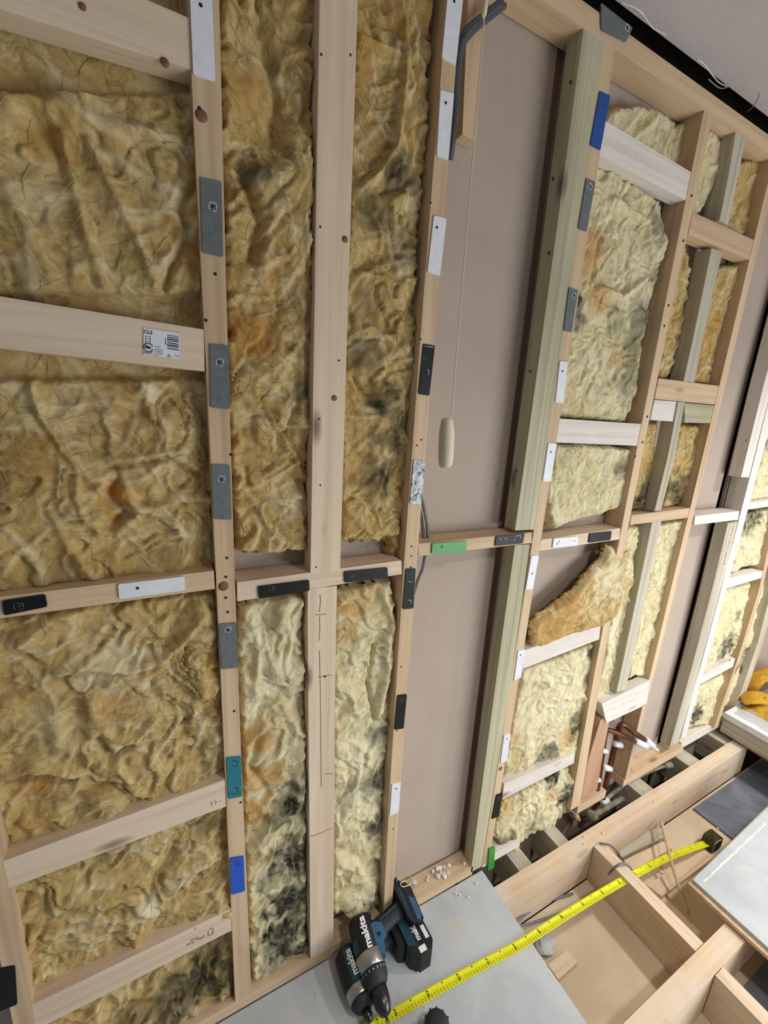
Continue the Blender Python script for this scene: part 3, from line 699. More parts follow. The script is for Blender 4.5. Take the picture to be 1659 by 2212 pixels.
# ---- left bay
batt('large ochre wool batt above the rail in the left bay, behind the sticker noggin',
     [(-60, -150), (417, -150), (424, 170), (440, 560), (452, 850), (463, 1100), (465, 1238), (250, 1262), (100, 1280), (-60, 1292)], 11, top=.012, amp=.021, fibres=260, freq=.85,
     back=((-200, -170, 430, 160), (-60, 635, 470, 812)),
     ridges=[([(20, 215), (120, 225), (250, 275), (330, 290)], .012, .014), ([(60, 240), (130, 330), (170, 420)], .010, -.014), ([(130, 290), (160, 400), (190, 520), (240, 660)], .009, .014),
             ([(190, 300), (240, 400), (300, 520), (350, 650)], .008, .015), ([(230, 300), (300, 390), (380, 470)], .009, .010), ([(10, 400), (60, 500), (110, 590)], .010, .010),
             ([(420, 400), (390, 450), (410, 500), (370, 580), (350, 640)], .006, -.014),
             ([(60, 780), (75, 850), (90, 900), (130, 960), (170, 1010), (168, 1080), (185, 1125), (215, 1145), (250, 1155)], .006, .016),
             ([(250, 1050), (235, 1080), (270, 1110), (240, 1140)], .011, -.028), ([(235, 1010), (300, 1000), (360, 990), (430, 1030)], .005, -.014), ([(240, 1000), (300, 990), (360, 978), (420, 1010)], .008, .012),
             ([(110, 1110), (150, 1180), (200, 1250)], .009, .012), ([(260, 1060), (300, 1100), (370, 1090)], .010, .014), ([(0, 880), (60, 905), (110, 975)], .008, .008), ([(325, 800), (315, 870), (330, 900)], .006, .010)],
     warms=[(100, 290, 60, .6), (250, 1080, 45), (60, 960, 60, .5), (400, 560, 60, .5), (300, 900, 90, .35), (60, 1000, 70, .4)], pales=[(320, 850, 28, .8), (160, 870, 60, .3), (60, 420, 70, .3), (420, 860, 40, .3)],
     stains=[(60, 600, 50, .35), (120, 1250, 60, .35), (360, 1215, 40, .3)])
batt('folded ochre wool batt below the rail in the left bay, behind the two slanting noggins',
     [(-60, 1345), (200, 1312), (470, 1282), (478, 1450), (490, 1660), (505, 1960), (508, 2130), (420, 2300), (60, 2340), (30, 2160), (10, 1960), (-60, 1900)], 29, top=.010, amp=.026, fibres=260,
     ridges=[([(440, 1330), (390, 1390), (350, 1430), (280, 1450), (190, 1440), (130, 1455)], .010, .018), ([(350, 1440), (300, 1475), (240, 1480)], .010, .012),
             ([(0, 1680), (70, 1655), (140, 1665), (160, 1672)], .012, .020), ([(10, 1700), (80, 1690), (150, 1690)], .010, -.030), ([(120, 1560), (130, 1620), (200, 1600), (200, 1520)], .016, .016),
             ([(215, 1560), (240, 1590), (290, 1600), (330, 1560)], .009, .016), ([(210, 1600), (240, 1640), (280, 1610)], .007, -.016), ([(255, 1650), (290, 1710), (310, 1720)], .008, .014), ([(40, 1760), (130, 1740), (230, 1700)], .010, -.014),
             ([(280, 1950), (330, 1975), (375, 1960)], .012, .016), ([(360, 1890), (410, 1880), (450, 1850)], .012, .014), ([(90, 2020), (150, 1990), (260, 1980)], .009, -.010)],
     back=((-60, 1850, 0, 1851),),
     warms=[(80, 1700, 60), (60, 1790, 50, .6), (230, 1530, 40, .7), (90, 2040, 40, .6)], pales=[(260, 1440, 80, .7), (120, 1570, 60, .3), (320, 1960, 40, .9), (400, 1900, 40, .5)],
     stains=[(440, 2120, 90, .9), (380, 2170, 90, .7), (460, 2070, 60, .6), (300, 2210, 70, .5), (440, 1790, 40, .4)])
# ---- middle bays
batt('stringy wool batt above the rail between the packer stud and the wide stud',
     [(474, -150), (690, -150), (686, 20), (680, 400), (676, 700), (672, 1000), (664, 1190), (560, 1200), (516, 1190), (512, 1100), (500, 900), (494, 700), (484, 400)], 47, top=.012, amp=.027, fibres=330, ragged=.008,
     ridges=[([(640, 330), (650, 600), (655, 900)], .010, .010), ([(560, 40), (600, 200), (590, 300)], .010, -.018), ([(520, 350), (560, 480), (540, 560)], .008, -.014), ([(555, 820), (600, 790), (640, 750)], .005, .012), ([(530, 1060), (600, 1030), (650, 1000)], .005, .010)],
     warms=[(540, 720, 60), (520, 200, 50, .5), (590, 560, 60, .4)], stains=[(560, 380, 35, .6), (655, 850, 30, .5), (600, 130, 30, .35)], pales=[(620, 1090, 40, .6), (530, 900, 40, .3)])
batt('wool batt above the rail between the wide stud and the pull-cord strip, its foot rounded',
     [(772, -150), (950, -150), (938, 60), (932, 200), (928, 330), (912, 480), (900, 700), (893, 850), (888, 1000), (876, 1120), (856, 1162), (800, 1176), (742, 1166), (742, 900), (752, 500), (766, 250)], 61, top=.010, amp=.022, fibres=300, ragged=.008,
     ridges=[([(858, 0), (872, 60), (875, 130), (868, 230), (852, 320), (820, 370), (772, 412)], .007, .022), ([(780, 80), (820, 95), (858, 115)], .006, .010), ([(900, 370), (870, 400), (830, 410)], .008, -.014),
             ([(780, 590), (830, 600), (890, 625)], .005, .012), ([(750, 1100), (800, 1150), (860, 1150)], .012, .012), ([(860, 760), (800, 790), (760, 800)], .010, .010)],
     warms=[(790, 110, 40, .7), (850, 60, 30, .6), (760, 850, 40, .4)], stains=[(855, 370, 38, .8), (800, 450, 40, .6), (870, 520, 45, .45), (790, 770, 40, .6), (830, 870, 42, .8), (840, 950, 40, .7), (820, 1030, 45, .75), (800, 660, 40, .35), (870, 900, 30, .6)], pales=[(900, 420, 30, .4), (880, 560, 35, .3)])
batt('wool batt between packer stud and wide lower stud, badly blackened by mould',
     [(524, 1320), (545, 1303), (600, 1296), (655, 1290), (660, 1500), (662, 1900), (664, 2070), (620, 2110), (575, 2150), (545, 2110), (536, 1900), (524, 1600), (518, 1400)], 83, mat='woolpale', top=.006, amp=.025, fibres=260,
     ridges=[([(540, 1340), (560, 1400), (550, 1500)], .010, .012), ([(600, 1450), (650, 1440)], .014, .016), ([(560, 1600), (540, 1660), (580, 1720)], .008, -.012)],
     warms=[(550, 1600, 50), (570, 1680, 50), (540, 1760, 45), (600, 1560, 40, .4), (560, 1850, 35, .5)], pales=[(610, 1450, 60, .9), (560, 1380, 40, .8), (590, 1330, 50, .5)],
     stains=[(625, 1750, 48), (640, 1850, 50), (630, 1950, 58), (610, 2020, 60), (640, 2060, 50), (590, 2080, 40, .6), (650, 1700, 34, .8), (590, 1900, 40, .6)])
batt('wool batt right of the wide lower stud, its fluffy middle coloured white as if lit, and grey',
     [(728, 1290), (790, 1275), (850, 1262), (860, 1330), (856, 1450), (842, 1600), (834, 1700), (832, 1850), (824, 1950), (780, 1985), (724, 1980), (722, 1700), (724, 1450)], 97, mat='woolpale', top=.008, amp=.024, fibres=260,
     ridges=[([(830, 1290), (850, 1340), (840, 1400)], .010, .014), ([(812, 1400), (800, 1480), (812, 1560)], .005, -.022), ([(835, 1380), (840, 1450), (820, 1540)], .012, .016), ([(740, 1550), (790, 1520)], .008, .010), ([(730, 1990), (780, 1975), (815, 1950)], .008, .010)],
     warms=[(770, 1310, 45, .9), (750, 1370, 35, .7), (740, 1560, 30, .4)], pales=[(780, 1640, 60), (780, 1730, 60), (830, 1440, 35, .9), (790, 1530, 50, .5)],  # middle pales put the light on the wool into its colour
     stains=[(815, 1690, 34, .8), (760, 1725, 34, .35), (815, 1790, 30, .8), (830, 1870, 26, .6), (810, 1960, 30, .8), (825, 1590, 24, .6), (850, 1500, 22, .5)])
tag(batt('thin twist of wool hanging down over the rail beside the stud', [(846, 1110), (874, 1100), (870, 1160), (862, 1205), (848, 1208), (842, 1160)], 5, top=.012, amp=.01, fibres=20, step=.003, Yp=.03), cat='insulation')
# ---- bay right of the treated stud
batt('pale rounded wool roll tucked above the high whitewashed noggin',
     [(1310, 290), (1318, 250), (1345, 228), (1390, 222), (1440, 232), (1470, 258), (1462, 300), (1456, 360), (1400, 330)], 101, mat='woolpale', top=.012, amp=.012, fibres=60, aniso=(2, .5))
batt('thin strand of wool left of the slim stud above the high whitewashed noggin',
     [(1472, 262), (1505, 255), (1500, 300), (1488, 345), (1470, 350), (1466, 300)], 102, mat='woolpale', top=.03, amp=.014, fibres=20)
batt('tall pale wool batt between two whitewashed noggins, grey down its right side',
     [(1290, 345), (1380, 395), (1436, 440), (1444, 520), (1430, 600), (1408, 660), (1392, 760), (1380, 850), (1362, 912), (1280, 906), (1208, 900), (1222, 800), (1240, 650), (1270, 470)], 107, mat='woolpale', top=.010, amp=.022, fibres=230,
     ridges=[([(1330, 430), (1400, 480), (1410, 560)], .010, .014), ([(1300, 620), (1350, 640), (1400, 600)], .008, .012), ([(1330, 470), (1300, 520), (1290, 600)], .007, -.010)],
     warms=[(1290, 540, 30), (1305, 640, 26, .9), (1340, 770, 26, .6), (1280, 600, 22, .6)], stains=[(1243, 660, 22), (1255, 690, 18, .8), (1425, 480, 20, .6), (1375, 740, 30, .6), (1360, 820, 30, .6), (1390, 690, 24, .7), (1340, 700, 20, .4), (1420, 590, 20, .4)])
batt('pale square of wool below the middle whitewashed noggin, its torn edge clear of the rail',
     [(1200, 962), (1290, 964), (1372, 972), (1374, 1010), (1356, 1060), (1346, 1092), (1310, 1110), (1270, 1118), (1200, 1142), (1190, 1125), (1186, 1060), (1193, 1010)], 113, mat='woolpale', top=.004, amp=.016, fibres=140, freq=1.3,
     stains=[(1340, 1010, 16, .6), (1210, 980, 20, .25)], warms=[(1356, 1000, 12, .8)])
def lean1(X, Z, sd, Y):                               # the folded piece stands off the board, its top edge forward
    return np.where(sd > .0, np.minimum(Y, -.004 + .5 * (Y - .02) + .012 * fbm(X * 9, Z * 9, 4, 2)), Y)
batt('ochre wool batt folded over and sagging in a slant above the white noggin',
     [(1292, 1210), (1302, 1176), (1316, 1180), (1330, 1200), (1352, 1188), (1362, 1250), (1342, 1290), (1318, 1330), (1290, 1350), (1230, 1366), (1160, 1394), (1140, 1388), (1140, 1350), (1160, 1322), (1185, 1308), (1230, 1268), (1268, 1228)], 127, mat='wool', top=-.004, amp=.014, edge=.03, fibres=110, freq=1.0, ragged=.002, solid=.034, lean=lean1,
     ridges=[([(1150, 1345), (1200, 1330), (1260, 1340)], .008, .010), ([(1180, 1318), (1230, 1275), (1280, 1220)], .010, .012), ([(1160, 1365), (1240, 1348)], .005, -.012)],
     warms=[(1220, 1330, 40, .7), (1180, 1350, 30, .7)], pales=[(1310, 1240, 40, .8), (1340, 1215, 30, .6)])
batt('pale wool batt between the two white noggins, mouldy at the right edge',
     [(1132, 1450), (1200, 1428), (1290, 1388), (1288, 1440), (1276, 1500), (1286, 1540), (1262, 1600), (1236, 1632), (1170, 1660), (1092, 1690), (1094, 1640), (1112, 1560)], 131, mat='woolpale', top=.004, amp=.018, fibres=190,
     warms=[(1180, 1580, 16), (1225, 1590, 22, .9), (1110, 1600, 26, .6), (1120, 1640, 26, .4)], stains=[(1284, 1410, 18, .9), (1275, 1465, 14, .8), (1252, 1570, 20), (1258, 1595, 16), (1180, 1630, 22, .8), (1300, 1530, 16, .7), (1245, 1555, 14, .8)], pales=[(1200, 1520, 70, .8), (1150, 1480, 50, .5)],
     ridges=[([(1225, 1510), (1260, 1500), (1270, 1530)], .006, .014), ([(1165, 1590), (1185, 1570)], .005, -.014)])
batt('ragged torn wool hanging to the floor under the lowest white noggin',
     [(1085, 1732), (1150, 1704), (1232, 1662), (1236, 1700), (1244, 1740), (1258, 1782), (1250, 1776), (1236, 1750), (1216, 1765), (1190, 1790), (1160, 1800), (1128, 1826), (1118, 1850), (1106, 1845), (1098, 1826), (1078, 1838), (1072, 1800)], 139, mat='woolpale', top=.004, amp=.022, fibres=170, ragged=.010,
     warms=[(1090, 1740, 22, .8), (1192, 1716, 12)], stains=[(1195, 1682, 16), (1226, 1718, 20), (1240, 1700, 16), (1095, 1815, 18, .8), (1230, 1750, 16, .7), (1150, 1790, 20, .4)], pales=[(1150, 1760, 40, .5)],
     ridges=[([(1110, 1790), (1112, 1840)], .010, .014), ([(1160, 1740), (1150, 1790)], .008, .012), ([(1225, 1740), (1250, 1778)], .006, .010)])
# ---- narrow double bay
batt('upper left strip of pale wool in the narrow double bay', [(1530, 300), (1545, 275), (1560, 290), (1582, 310), (1570, 350), (1552, 400), (1530, 455), (1500, 450), (1512, 380)], 151, mat='woolpale', top=.016, amp=.012, fibres=40, aniso=(2, .6))
batt('upper right strip of ochre wool in the narrow double bay', [(1605, 345), (1640, 340), (1670, 352), (1666, 400), (1640, 460), (1622, 506), (1590, 500), (1572, 490), (1590, 400)], 157, mat='wool', top=.018, amp=.012, fibres=40, aniso=(2, .6), warms=[(1640, 430, 20, .6)])
batt('middle left strip of ochre wool in the narrow double bay', [(1478, 520), (1500, 530), (1505, 580), (1500, 640), (1486, 720), (1470, 790), (1456, 818), (1424, 812), (1440, 740), (1462, 640)], 163, mat='wool', top=.020, amp=.016, fibres=60)
batt('middle right strip of ochre wool in the narrow double bay', [(1562, 575), (1600, 570), (1600, 640), (1580, 720), (1562, 800), (1548, 832), (1502, 826), (1520, 740), (1546, 620)], 167, mat='wool', top=.016, amp=.018, fibres=70, warms=[(1550, 720, 25, .6), (1520, 810, 20, .8)])
batt('left strip of ochre wool under the short white noggin', [(1404, 912), (1432, 918), (1430, 960), (1426, 1000), (1418, 1060), (1410, 1100), (1366, 1106), (1378, 1040), (1392, 970)], 173, mat='wool', top=.016, amp=.018, fibres=60, stains=[(1400, 1070, 22), (1385, 1090, 22, .9), (1408, 1040, 12, .6)])
batt('right strip of ochre wool under the short treated noggin', [(1480, 918), (1520, 922), (1524, 960), (1512, 1020), (1500, 1090), (1440, 1100), (1446, 1050), (1462, 990)], 179, mat='wool', top=.014, amp=.018, fibres=70, stains=[(1466, 1056, 20, .9), (1475, 1085, 20, .9), (1500, 1080, 12, .5)])
batt('long pale strip of wool left of the weathered stud, below the middle rail', [(1362, 1140), (1384, 1138), (1382, 1180), (1372, 1240), (1366, 1300), (1350, 1380), (1332, 1470), (1322, 1500), (1292, 1514), (1300, 1460), (1318, 1380), (1326, 1290), (1344, 1200)], 181, mat='woolpale', top=.010, amp=.016, fibres=130, pales=[(1325, 1370, 26, .9)])
batt('long pale strip of wool right of the weathered stud, below the middle rail', [(1428, 1136), (1484, 1120), (1474, 1180), (1456, 1230), (1450, 1290), (1434, 1350), (1418, 1400), (1412, 1440), (1392, 1462), (1372, 1460), (1358, 1470), (1366, 1420), (1384, 1340), (1404, 1240)], 191, mat='woolpale', top=.008, amp=.016, fibres=150, stains=[(1470, 1170, 12, .35)])
# ---- right edge bays
batt('pale wool at the right edge above the whitish rail', [(1660, 940), (1700, 880), (1730, 1070), (1660, 1078), (1624, 1084), (1638, 1030)], 197, mat='woolpale', top=.010, amp=.016, fibres=30, stains=[(1655, 955, 14), (1640, 1000, 8)])
batt('pale wool at the right edge between rail and upper dusty noggin', [(1612, 1108), (1700, 1096), (1690, 1150), (1655, 1225), (1620, 1222), (1582, 1240), (1592, 1180)], 199, mat='woolpale', top=.008, amp=.016, fibres=50, stains=[(1630, 1110, 26, .9), (1610, 1125, 14, .8)])
batt('pale wool between the two dusty noggins at the right', [(1572, 1275), (1628, 1258), (1618, 1340), (1600, 1400), (1580, 1422), (1540, 1440), (1522, 1448), (1532, 1400), (1550, 1330)], 211, mat='woolpale', top=.012, amp=.018, fibres=60, stains=[(1576, 1395, 14, .9), (1566, 1412, 12, .8), (1600, 1330, 8, .6)])
batt('pale wool under the lower dusty noggin above the stained sole plate', [(1512, 1486), (1568, 1460), (1574, 1500), (1560, 1540), (1550, 1562), (1496, 1576), (1478, 1580), (1490, 1530)], 223, mat='woolpale', top=.012, amp=.018, fibres=50, stains=[(1508, 1545, 12, 1)])
batt('narrow wool strip between the two thin studs at the right edge', [(1650, 1262), (1690, 1250), (1680, 1330), (1640, 1400), (1622, 1460), (1606, 1500), (1590, 1530), (1564, 1530), (1588, 1460), (1618, 1380), (1640, 1310)], 227, mat='woolpale', top=.014, amp=.018, fibres=60, stains=[(1625, 1404, 8, 1), (1612, 1420, 12, .6)])

# ================================================================== STICKER ON THE NOGGIN
def childput(ch, par):
    ch.parent = par; ch.matrix_parent_inverse = Matrix.Translation(-par.location); return ch
def quadmesh(name, quad, Y, th, mat, par):
    P = [W(*q, Y) for q in quad]
    o = from_bm(name, prism([[(x, Y, z) for x, z in P], [(x, Y - th, z) for x, z in P]], 0), mat)
    return childput(o, par)
def text(name, body, size, mat, origin, xdir, ydir, par, parloc=None, extrude=.0002, bold=0.0):
    cu = bpy.data.curves.new(name, 'FONT'); cu.body = body; cu.size = size; cu.extrude = extrude; cu.offset = bold
    cu.align_x = 'CENTER'; cu.align_y = 'CENTER'; cu.resolution_u = 3
    tmp = bpy.data.objects.new(name, cu); COL.objects.link(tmp)
    bpy.context.view_layer.update()
    me = bpy.data.meshes.new_from_object(tmp.evaluated_get(bpy.context.evaluated_depsgraph_get()))
    bpy.data.objects.remove(tmp); me.materials.clear()
    o = link(name, me, mat)
    x = Vector(xdir).normalized(); y = Vector(ydir).normalized(); y = (y - x * y.dot(x)).normalized(); z = x.cross(y)
    m = Matrix((x, y, z)).transposed().to_4x4(); m.translation = Vector(origin)
    if parloc is None:
        o.matrix_world = m
        childput(o, par)
    else:
        o.parent = par; o.matrix_local = m
    return o
lab = quadmesh('sticker', [(310, 708), (388, 720), (388, 776), (310, 767)], -.0002, .0004, M['pk_white'], n2)
lab['label'] = 'white printed sticker with a barcode'
def on(px, py): x, z = W(px, py); return (x, -.0009, z)
xd = Vector(on(388, 720)) - Vector(on(310, 708)); yd = Vector((0, 0, 1))
def subput(o):                                        # sub-part of the sticker
    mw = o.matrix_world.copy(); o.parent = lab; return o
lw = n2.location + Vector((0, 0, 0))
def stx(body, px, py, size, bold=0.0):
    t_ = text('lettering', body, size, M['ink'], (0, 0, 0), xd, yd, lab, parloc=True, bold=bold, extrude=.00005)
    t_.location = Vector(on(px, py)) - lab.location
def sbar(q):
    P = [W(*p) for p in q]
    o = from_bm('barcode', prism([[(x, -.0007, z) for x, z in P], [(x, -.001, z) for x, z in P]], 0), M['ink']); o.parent = lab
    o.location = o.location - lab.location; return o
for r_ in (lab,): r_.matrix_parent_inverse = Matrix.Translation(-n2.location)
stx('CLS', 320, 718, .0075, .0002)
stx('PEFC', 321, 763, .006)
for k in range(8):
    yy = 723 + k * 4.1
    sbar([(361, yy), (386, yy + 3.6), (386, yy + 3.6 + (1.4 + (k * 7 % 3) * .6)), (361, yy + (1.4 + (k * 7 % 3) * .6))])
for k, (px, py, w) in enumerate(((335, 748, 12), (334, 754, 18), (334, 758, 18), (334, 762, 18), (331, 767, 12), (378, 768, 10))):
    sbar([(px, py), (px + w, py + w * .13), (px + w, py + w * .13 + .9), (px, py + .9)])
sbar([(357, 731), (358.4, 731), (358.4, 745), (357, 745)])
for dx in (0, 10):                                     # small box drawing
    sbar([(314 + dx, 726), (315 + dx, 726), (315 + dx, 742), (314 + dx, 742)])
for dy in (0, 5, 10, 15): sbar([(314, 726 + dy), (325, 727.4 + dy), (325, 728.2 + dy), (314, 726.8 + dy)])
x0_, z0_ = W(321, 751)
cpts = [(x0_ + .0065 * math.cos(a), -.0009, z0_ + .0065 * math.sin(a)) for a in np.linspace(.3, 5.9, 12)]
c_ = curve('certification_mark', cpts, .0007, M['ink'], res=3); c_.parent = lab; c_.location = c_.location - lab.location
for bx, by, br in ((317.5, 749.5, .0024), (323, 751.5, .0020)):
    b_ = lathe('certification_mark', [(br, -.0001), (br, .0001)], M['ink'], None, 14, (0, 0, 0), (0, 1, 0)); b_.parent = lab; b_.location = Vector((W(bx, by)[0], -.0009, W(bx, by)[1])) - lab.location
c_ = curve('certification_mark', [(W(365, 766)[0], -.0009, W(365, 766)[1]), (W(369, 773)[0], -.0009, W(369, 773)[1]), (W(362, 772)[0], -.0009, W(362, 772)[1]), (W(365, 766)[0], -.0009, W(365, 766)[1])], .0005, M['ink'], res=1)
c_.parent = lab; c_.location = c_.location - lab.location
# ink stamp on the lowest noggin and pencilled writing on the treated stud
def mark(par, body, px, py, size, p2, mat='ink', dy=-.0006, bold=0.0):
    a = Vector((W(px, py)[0], dy, W(px, py)[1])); b = Vector((W(*p2)[0], dy, W(*p2)[1]))
    d = b - a
    t_ = text('lettering', body, size, M[mat], a, d, Vector((-d.z, 0, d.x)), par, extrude=.00005, bold=bold)
    return t_
M['stamp'] = plain('grey_stamp_ink', (158, 150, 140), .8)
def stroke(par, pts, r, mat, name):
    P = [(W(*p)[0], .0004, W(*p)[1]) for p in pts]
    o = curve(name, P, r, M[mat], res=2); o.parent = par; o.matrix_parent_inverse = Matrix.Translation(-par.location)
for q in ([(404, 2042), (420, 2033), (416, 2038)], [(412, 2032), (430, 2024), (424, 2031)], [(430, 2030), (443, 2020), (438, 2026)], [(421, 2008), (424, 2006)], [(450, 2020), (454, 2022), (460, 2017)], [(451, 2011), (450, 2020)], [(454, 2007), (461, 2005), (460, 2016)]):
    stroke(n5, q, .0011, 'stamp', 'ink_stamp')
for q in ([(455, 1733), (458, 1737), (458, 1742)], [(460, 1732), (458, 1737)], [(463, 1731), (467, 1730), (467, 1736), (464, 1737)], [(474, 1732), (477, 1731)]):
    stroke(n4, q, .0005, 'stamp', 'ink_stamp')
k2 = lambda a, b: (1540 + a / 18.44, 1110 + b / 18.44)
for q in ([(380, 1970), (430, 2000), (490, 1930), (460, 1900)], [(425, 1830), (475, 1870)], [(470, 1750), (500, 1740), (490, 1660), (510, 1650)], [(500, 1650), (535, 1590), (510, 1520)], [(580, 1275), (635, 1275)], [(640, 1085), (665, 1095), (615, 1190)],
          [(745, 1160), (805, 1115)], [(670, 985), (695, 965)], [(690, 880), (760, 790)], [(740, 740), (760, 690), (745, 650), (790, 620)], [(770, 590), (815, 560)], [(775, 520), (825, 490)], [(820, 420), (865, 350)]):
    stroke(stud_K2, [k2(*p) for p in q], .0011, 'ink', 'handwriting')
# ================================================================== PULL CORD
CYD = -.33
sw = empty('pull_switch', (.345, CYD, CEIL), 'white ceiling pull switch with a cream cord and speckled handle hanging down', 'pull switch')
lathe('switch_body', [(.0, 0), (.042, 0), (.042, -.018), (.036, -.03), (.014, -.034), (.012, -.045)], M['pk_white'], sw, 28)
hx, hz0, hz1 = .3665, 1.574, 1.503
def wpt(px, py, Y=CYD): x, z = W(px, py, Y); return Vector((x, Y, z)) - sw.location
curve('cord', [wpt(1057, -150), wpt(1048, 10), wpt(1022, 330), wpt(1000, 600), wpt(975, 902)], .00085, M['cord'], sw, res=3)
lathe('cord_connector', [(.0008, .012), (.0028, .008), (.0036, 0), (.003, -.008), (.001, -.012)], M['cord'], sw, 14, wpt(1047, 12), (0.02, 0, 1))
hb = wpt(962, 1010); ht = wpt(966, 902)
hl = (ht - hb).length
lathe('handle', [(.0, 0), (.007, .0005), (.0095, .004), (.0108, .012), (.0112, hl * .4), (.0108, hl * .7), (.0085, hl * .93), (.0068, hl - .001), (.0015, hl)], M['granule'], sw, 26, hb, (ht - hb).normalized())

# ================================================================== CABLES AND PIPES
def wc(px, py, Y): x, z = W(px, py, Y); return (x, Y, z)
def cable(label, pts, r, mat='cable', name='cable', cat='cable'):
    o = curve(name, pts, r, M[mat], res=6); return tag(o, label, cat)
cable('grey cable curving out beside the stud into the rail top, right-hand one', [wc(904, 1060, .05), wc(914, 1090, .03), wc(922, 1130, .028), wc(924, 1160, .035)], .0042)
cable('grey cable running beside the stud into the rail top, left-hand one', [wc(900, 1060, .055), wc(906, 1095, .04), wc(912, 1130, .038), wc(915, 1160, .04)], .0040)
cable('grey cable leaving the rail underside and curling behind the stud', [wc(918, 1200, .035), wc(914, 1225, .03), wc(904, 1250, .035), wc(893, 1285, .055)], .0042)
for k, (dx, dy) in enumerate(((0, 0), (-5, -4), (6, 4))):
    cable(('thickest grey cable of the bundle bending down behind the cord connector', 'upper grey cable of the bundle behind the cord connector', 'lower grey cable of the bundle behind the cord connector')[k],
          [wc(1085 + dx, 8 + dy, .01), wc(1052 + dx, 34 + dy, .015), wc(1012 + dx, 68 + dy, .02), wc(995 + dx * .7, 100 + dy, .022 + .003 * k), wc(989 + dx * .5, 150, .028), wc(986 + dx * .4, 220, .034), wc(980 + dx * .3, 290, .040), wc(973, 345, .058)], (.0062, .005, .005)[k], 'darkcable')
tag(from_bm('terminal_box', boxbm((.56, -.02, 2.405), (.68, .03, 2.455), .006), M['pk_white']), 'white box corner at the very top right of the pull cord', 'junction box')
# copper pipes
pg = empty('copper_pipe', wc(1300, 1600, .03), 'left copper pipe rising and bending right to a white cap', 'pipe')
pl_ = Vector(pg.location)
def PP(l, loc): return [Vector(p) - loc for p in l]
curve('pipe_run', PP([wc(1287, 1725, .02), wc(1293, 1690, .02), wc(1304, 1610, .02), wc(1307, 1588, .02), wc(1312, 1578, .018), wc(1325, 1580, .008), wc(1352, 1592, -.010), wc(1374, 1602, -.02)], pl_), .0098, M['copper'], pg)
curve('pipe_cap', PP([wc(1372, 1601, -.02), wc(1396, 1612, -.035)], pl_), .0140, M['pvc'], pg)
for p in ((1304, 1622), (1288, 1684)):
    curve('pipe_clip', PP([wc(p[0] - 6, p[1] - 1, .012), wc(p[0] + 6, p[1] + 1, .012)], pl_), .0105, M['pvc'], pg)
pg2 = empty('copper_pipe', wc(1335, 1600, .03), 'right copper pipe rising past two white clips to a ribbed white cap', 'pipe')
p2 = Vector(pg2.location)
curve('pipe_run', PP([wc(1302, 1724, .02), wc(1310, 1690, .02), wc(1328, 1610, .02), wc(1335, 1578, .02), wc(1342, 1566, .018), wc(1352, 1568, .010), wc(1372, 1584, -.004), wc(1396, 1600, -.02)], p2), .0115, M['copper'], pg2)
curve('pipe_cap', PP([wc(1394, 1598, -.02), wc(1410, 1612, -.03)], p2), .0155, M['pvc'], pg2)
curve('cap_nozzle', PP([wc(1408, 1610, -.03), wc(1420, 1621, -.036)], p2), .008, M['pvc'], pg2)
for p in ((1334, 1608), (1311, 1659)):
    curve('pipe_clip', PP([wc(p[0] - 7, p[1] - 2, .012), wc(p[0] + 7, p[1] + 2, .012)], p2), .0125, M['pvc'], pg2)
def fl(px, py, Z): x, y = F(px, py, Z); return (x, y, Z)
wpipe = empty('waste_pipe', fl(1300, 1730, -.06), 'pale plastic elbow and pipe under the copper pipes in the floor gap', 'pipe')
lo_ = Vector(wpipe.location)
curve('elbow', PP([fl(1299, 1722, -.045), fl(1303, 1733, -.055), fl(1312, 1728, -.06)], lo_), .013, M['pvc'], wpipe)
curve('pipe_run', PP([fl(1310, 1727, -.06), fl(1336, 1704, -.06), fl(1400, 1668, -.06), fl(1438, 1654, -.06)], lo_), .0085, M['dustpipe'], wpipe)
curve('pipe_socket', PP([fl(1436, 1655, -.06), fl(1450, 1652, -.06)], lo_), .015, M['dustpipe'], wpipe)
dp = empty('waste_pipe', fl(1280, 1760, -.1), 'dusty larger pipe lying lower in the floor gap beside the joist', 'pipe')
lo_ = Vector(dp.location)
curve('pipe_run', PP([fl(1282, 1762, -.09), fl(1310, 1745, -.09), fl(1345, 1725, -.09)], lo_), .012, M['dustpipe'], dp)
curve('elbow', PP([fl(1274, 1752, -.08), fl(1277, 1765, -.09), fl(1286, 1762, -.09)], lo_), .018, M['dustpipe'], dp)

# ================================================================== FLOOR PIT ITEMS
def onfloor(label, quad, Z, th, mat, name='timber_offcut', cat='timber', bev=.002):
    P = [F(*q, Z + th) for q in quad]
    o = from_bm(name, prism([[(x, y, Z) for x, y in P], [(x, y, Z + th) for x, y in P]], bev), M[mat]); return tag(o, label, cat)
onfloor('small pale wood block lying on the dusty panel under the tape', [(1183, 2083), (1224, 2052), (1248, 2078), (1206, 2116)], -.19, .022, 'pinex')
onfloor('grey dusty batten lying beside the long joist', [(1330, 1822), (1425, 1786), (1438, 1806), (1342, 1852)], -.19, .03, 'greyx')
onfloor('cream dusty batten beyond the crossing joist', [(1348, 1858), (1430, 1818), (1452, 1832), (1362, 1884)], -.19, .02, 'pinex')
onfloor('broad pale batten lying flat behind the tape measure', [(1398, 1912), (1520, 1835), (1545, 1850), (1430, 1936)], -.19, .018, 'joistx')
tag(curve('thin_stick', [fl(1429, 1775, -.10), fl(1447, 1850, -.10), fl(1468, 1920, -.13), fl(1488, 1975, -.16)], .006, M['oldy']), 'thin crooked brown stick leaning past the tape measure', 'stick')
x_, y_ = F(1180, 2040, -.17)
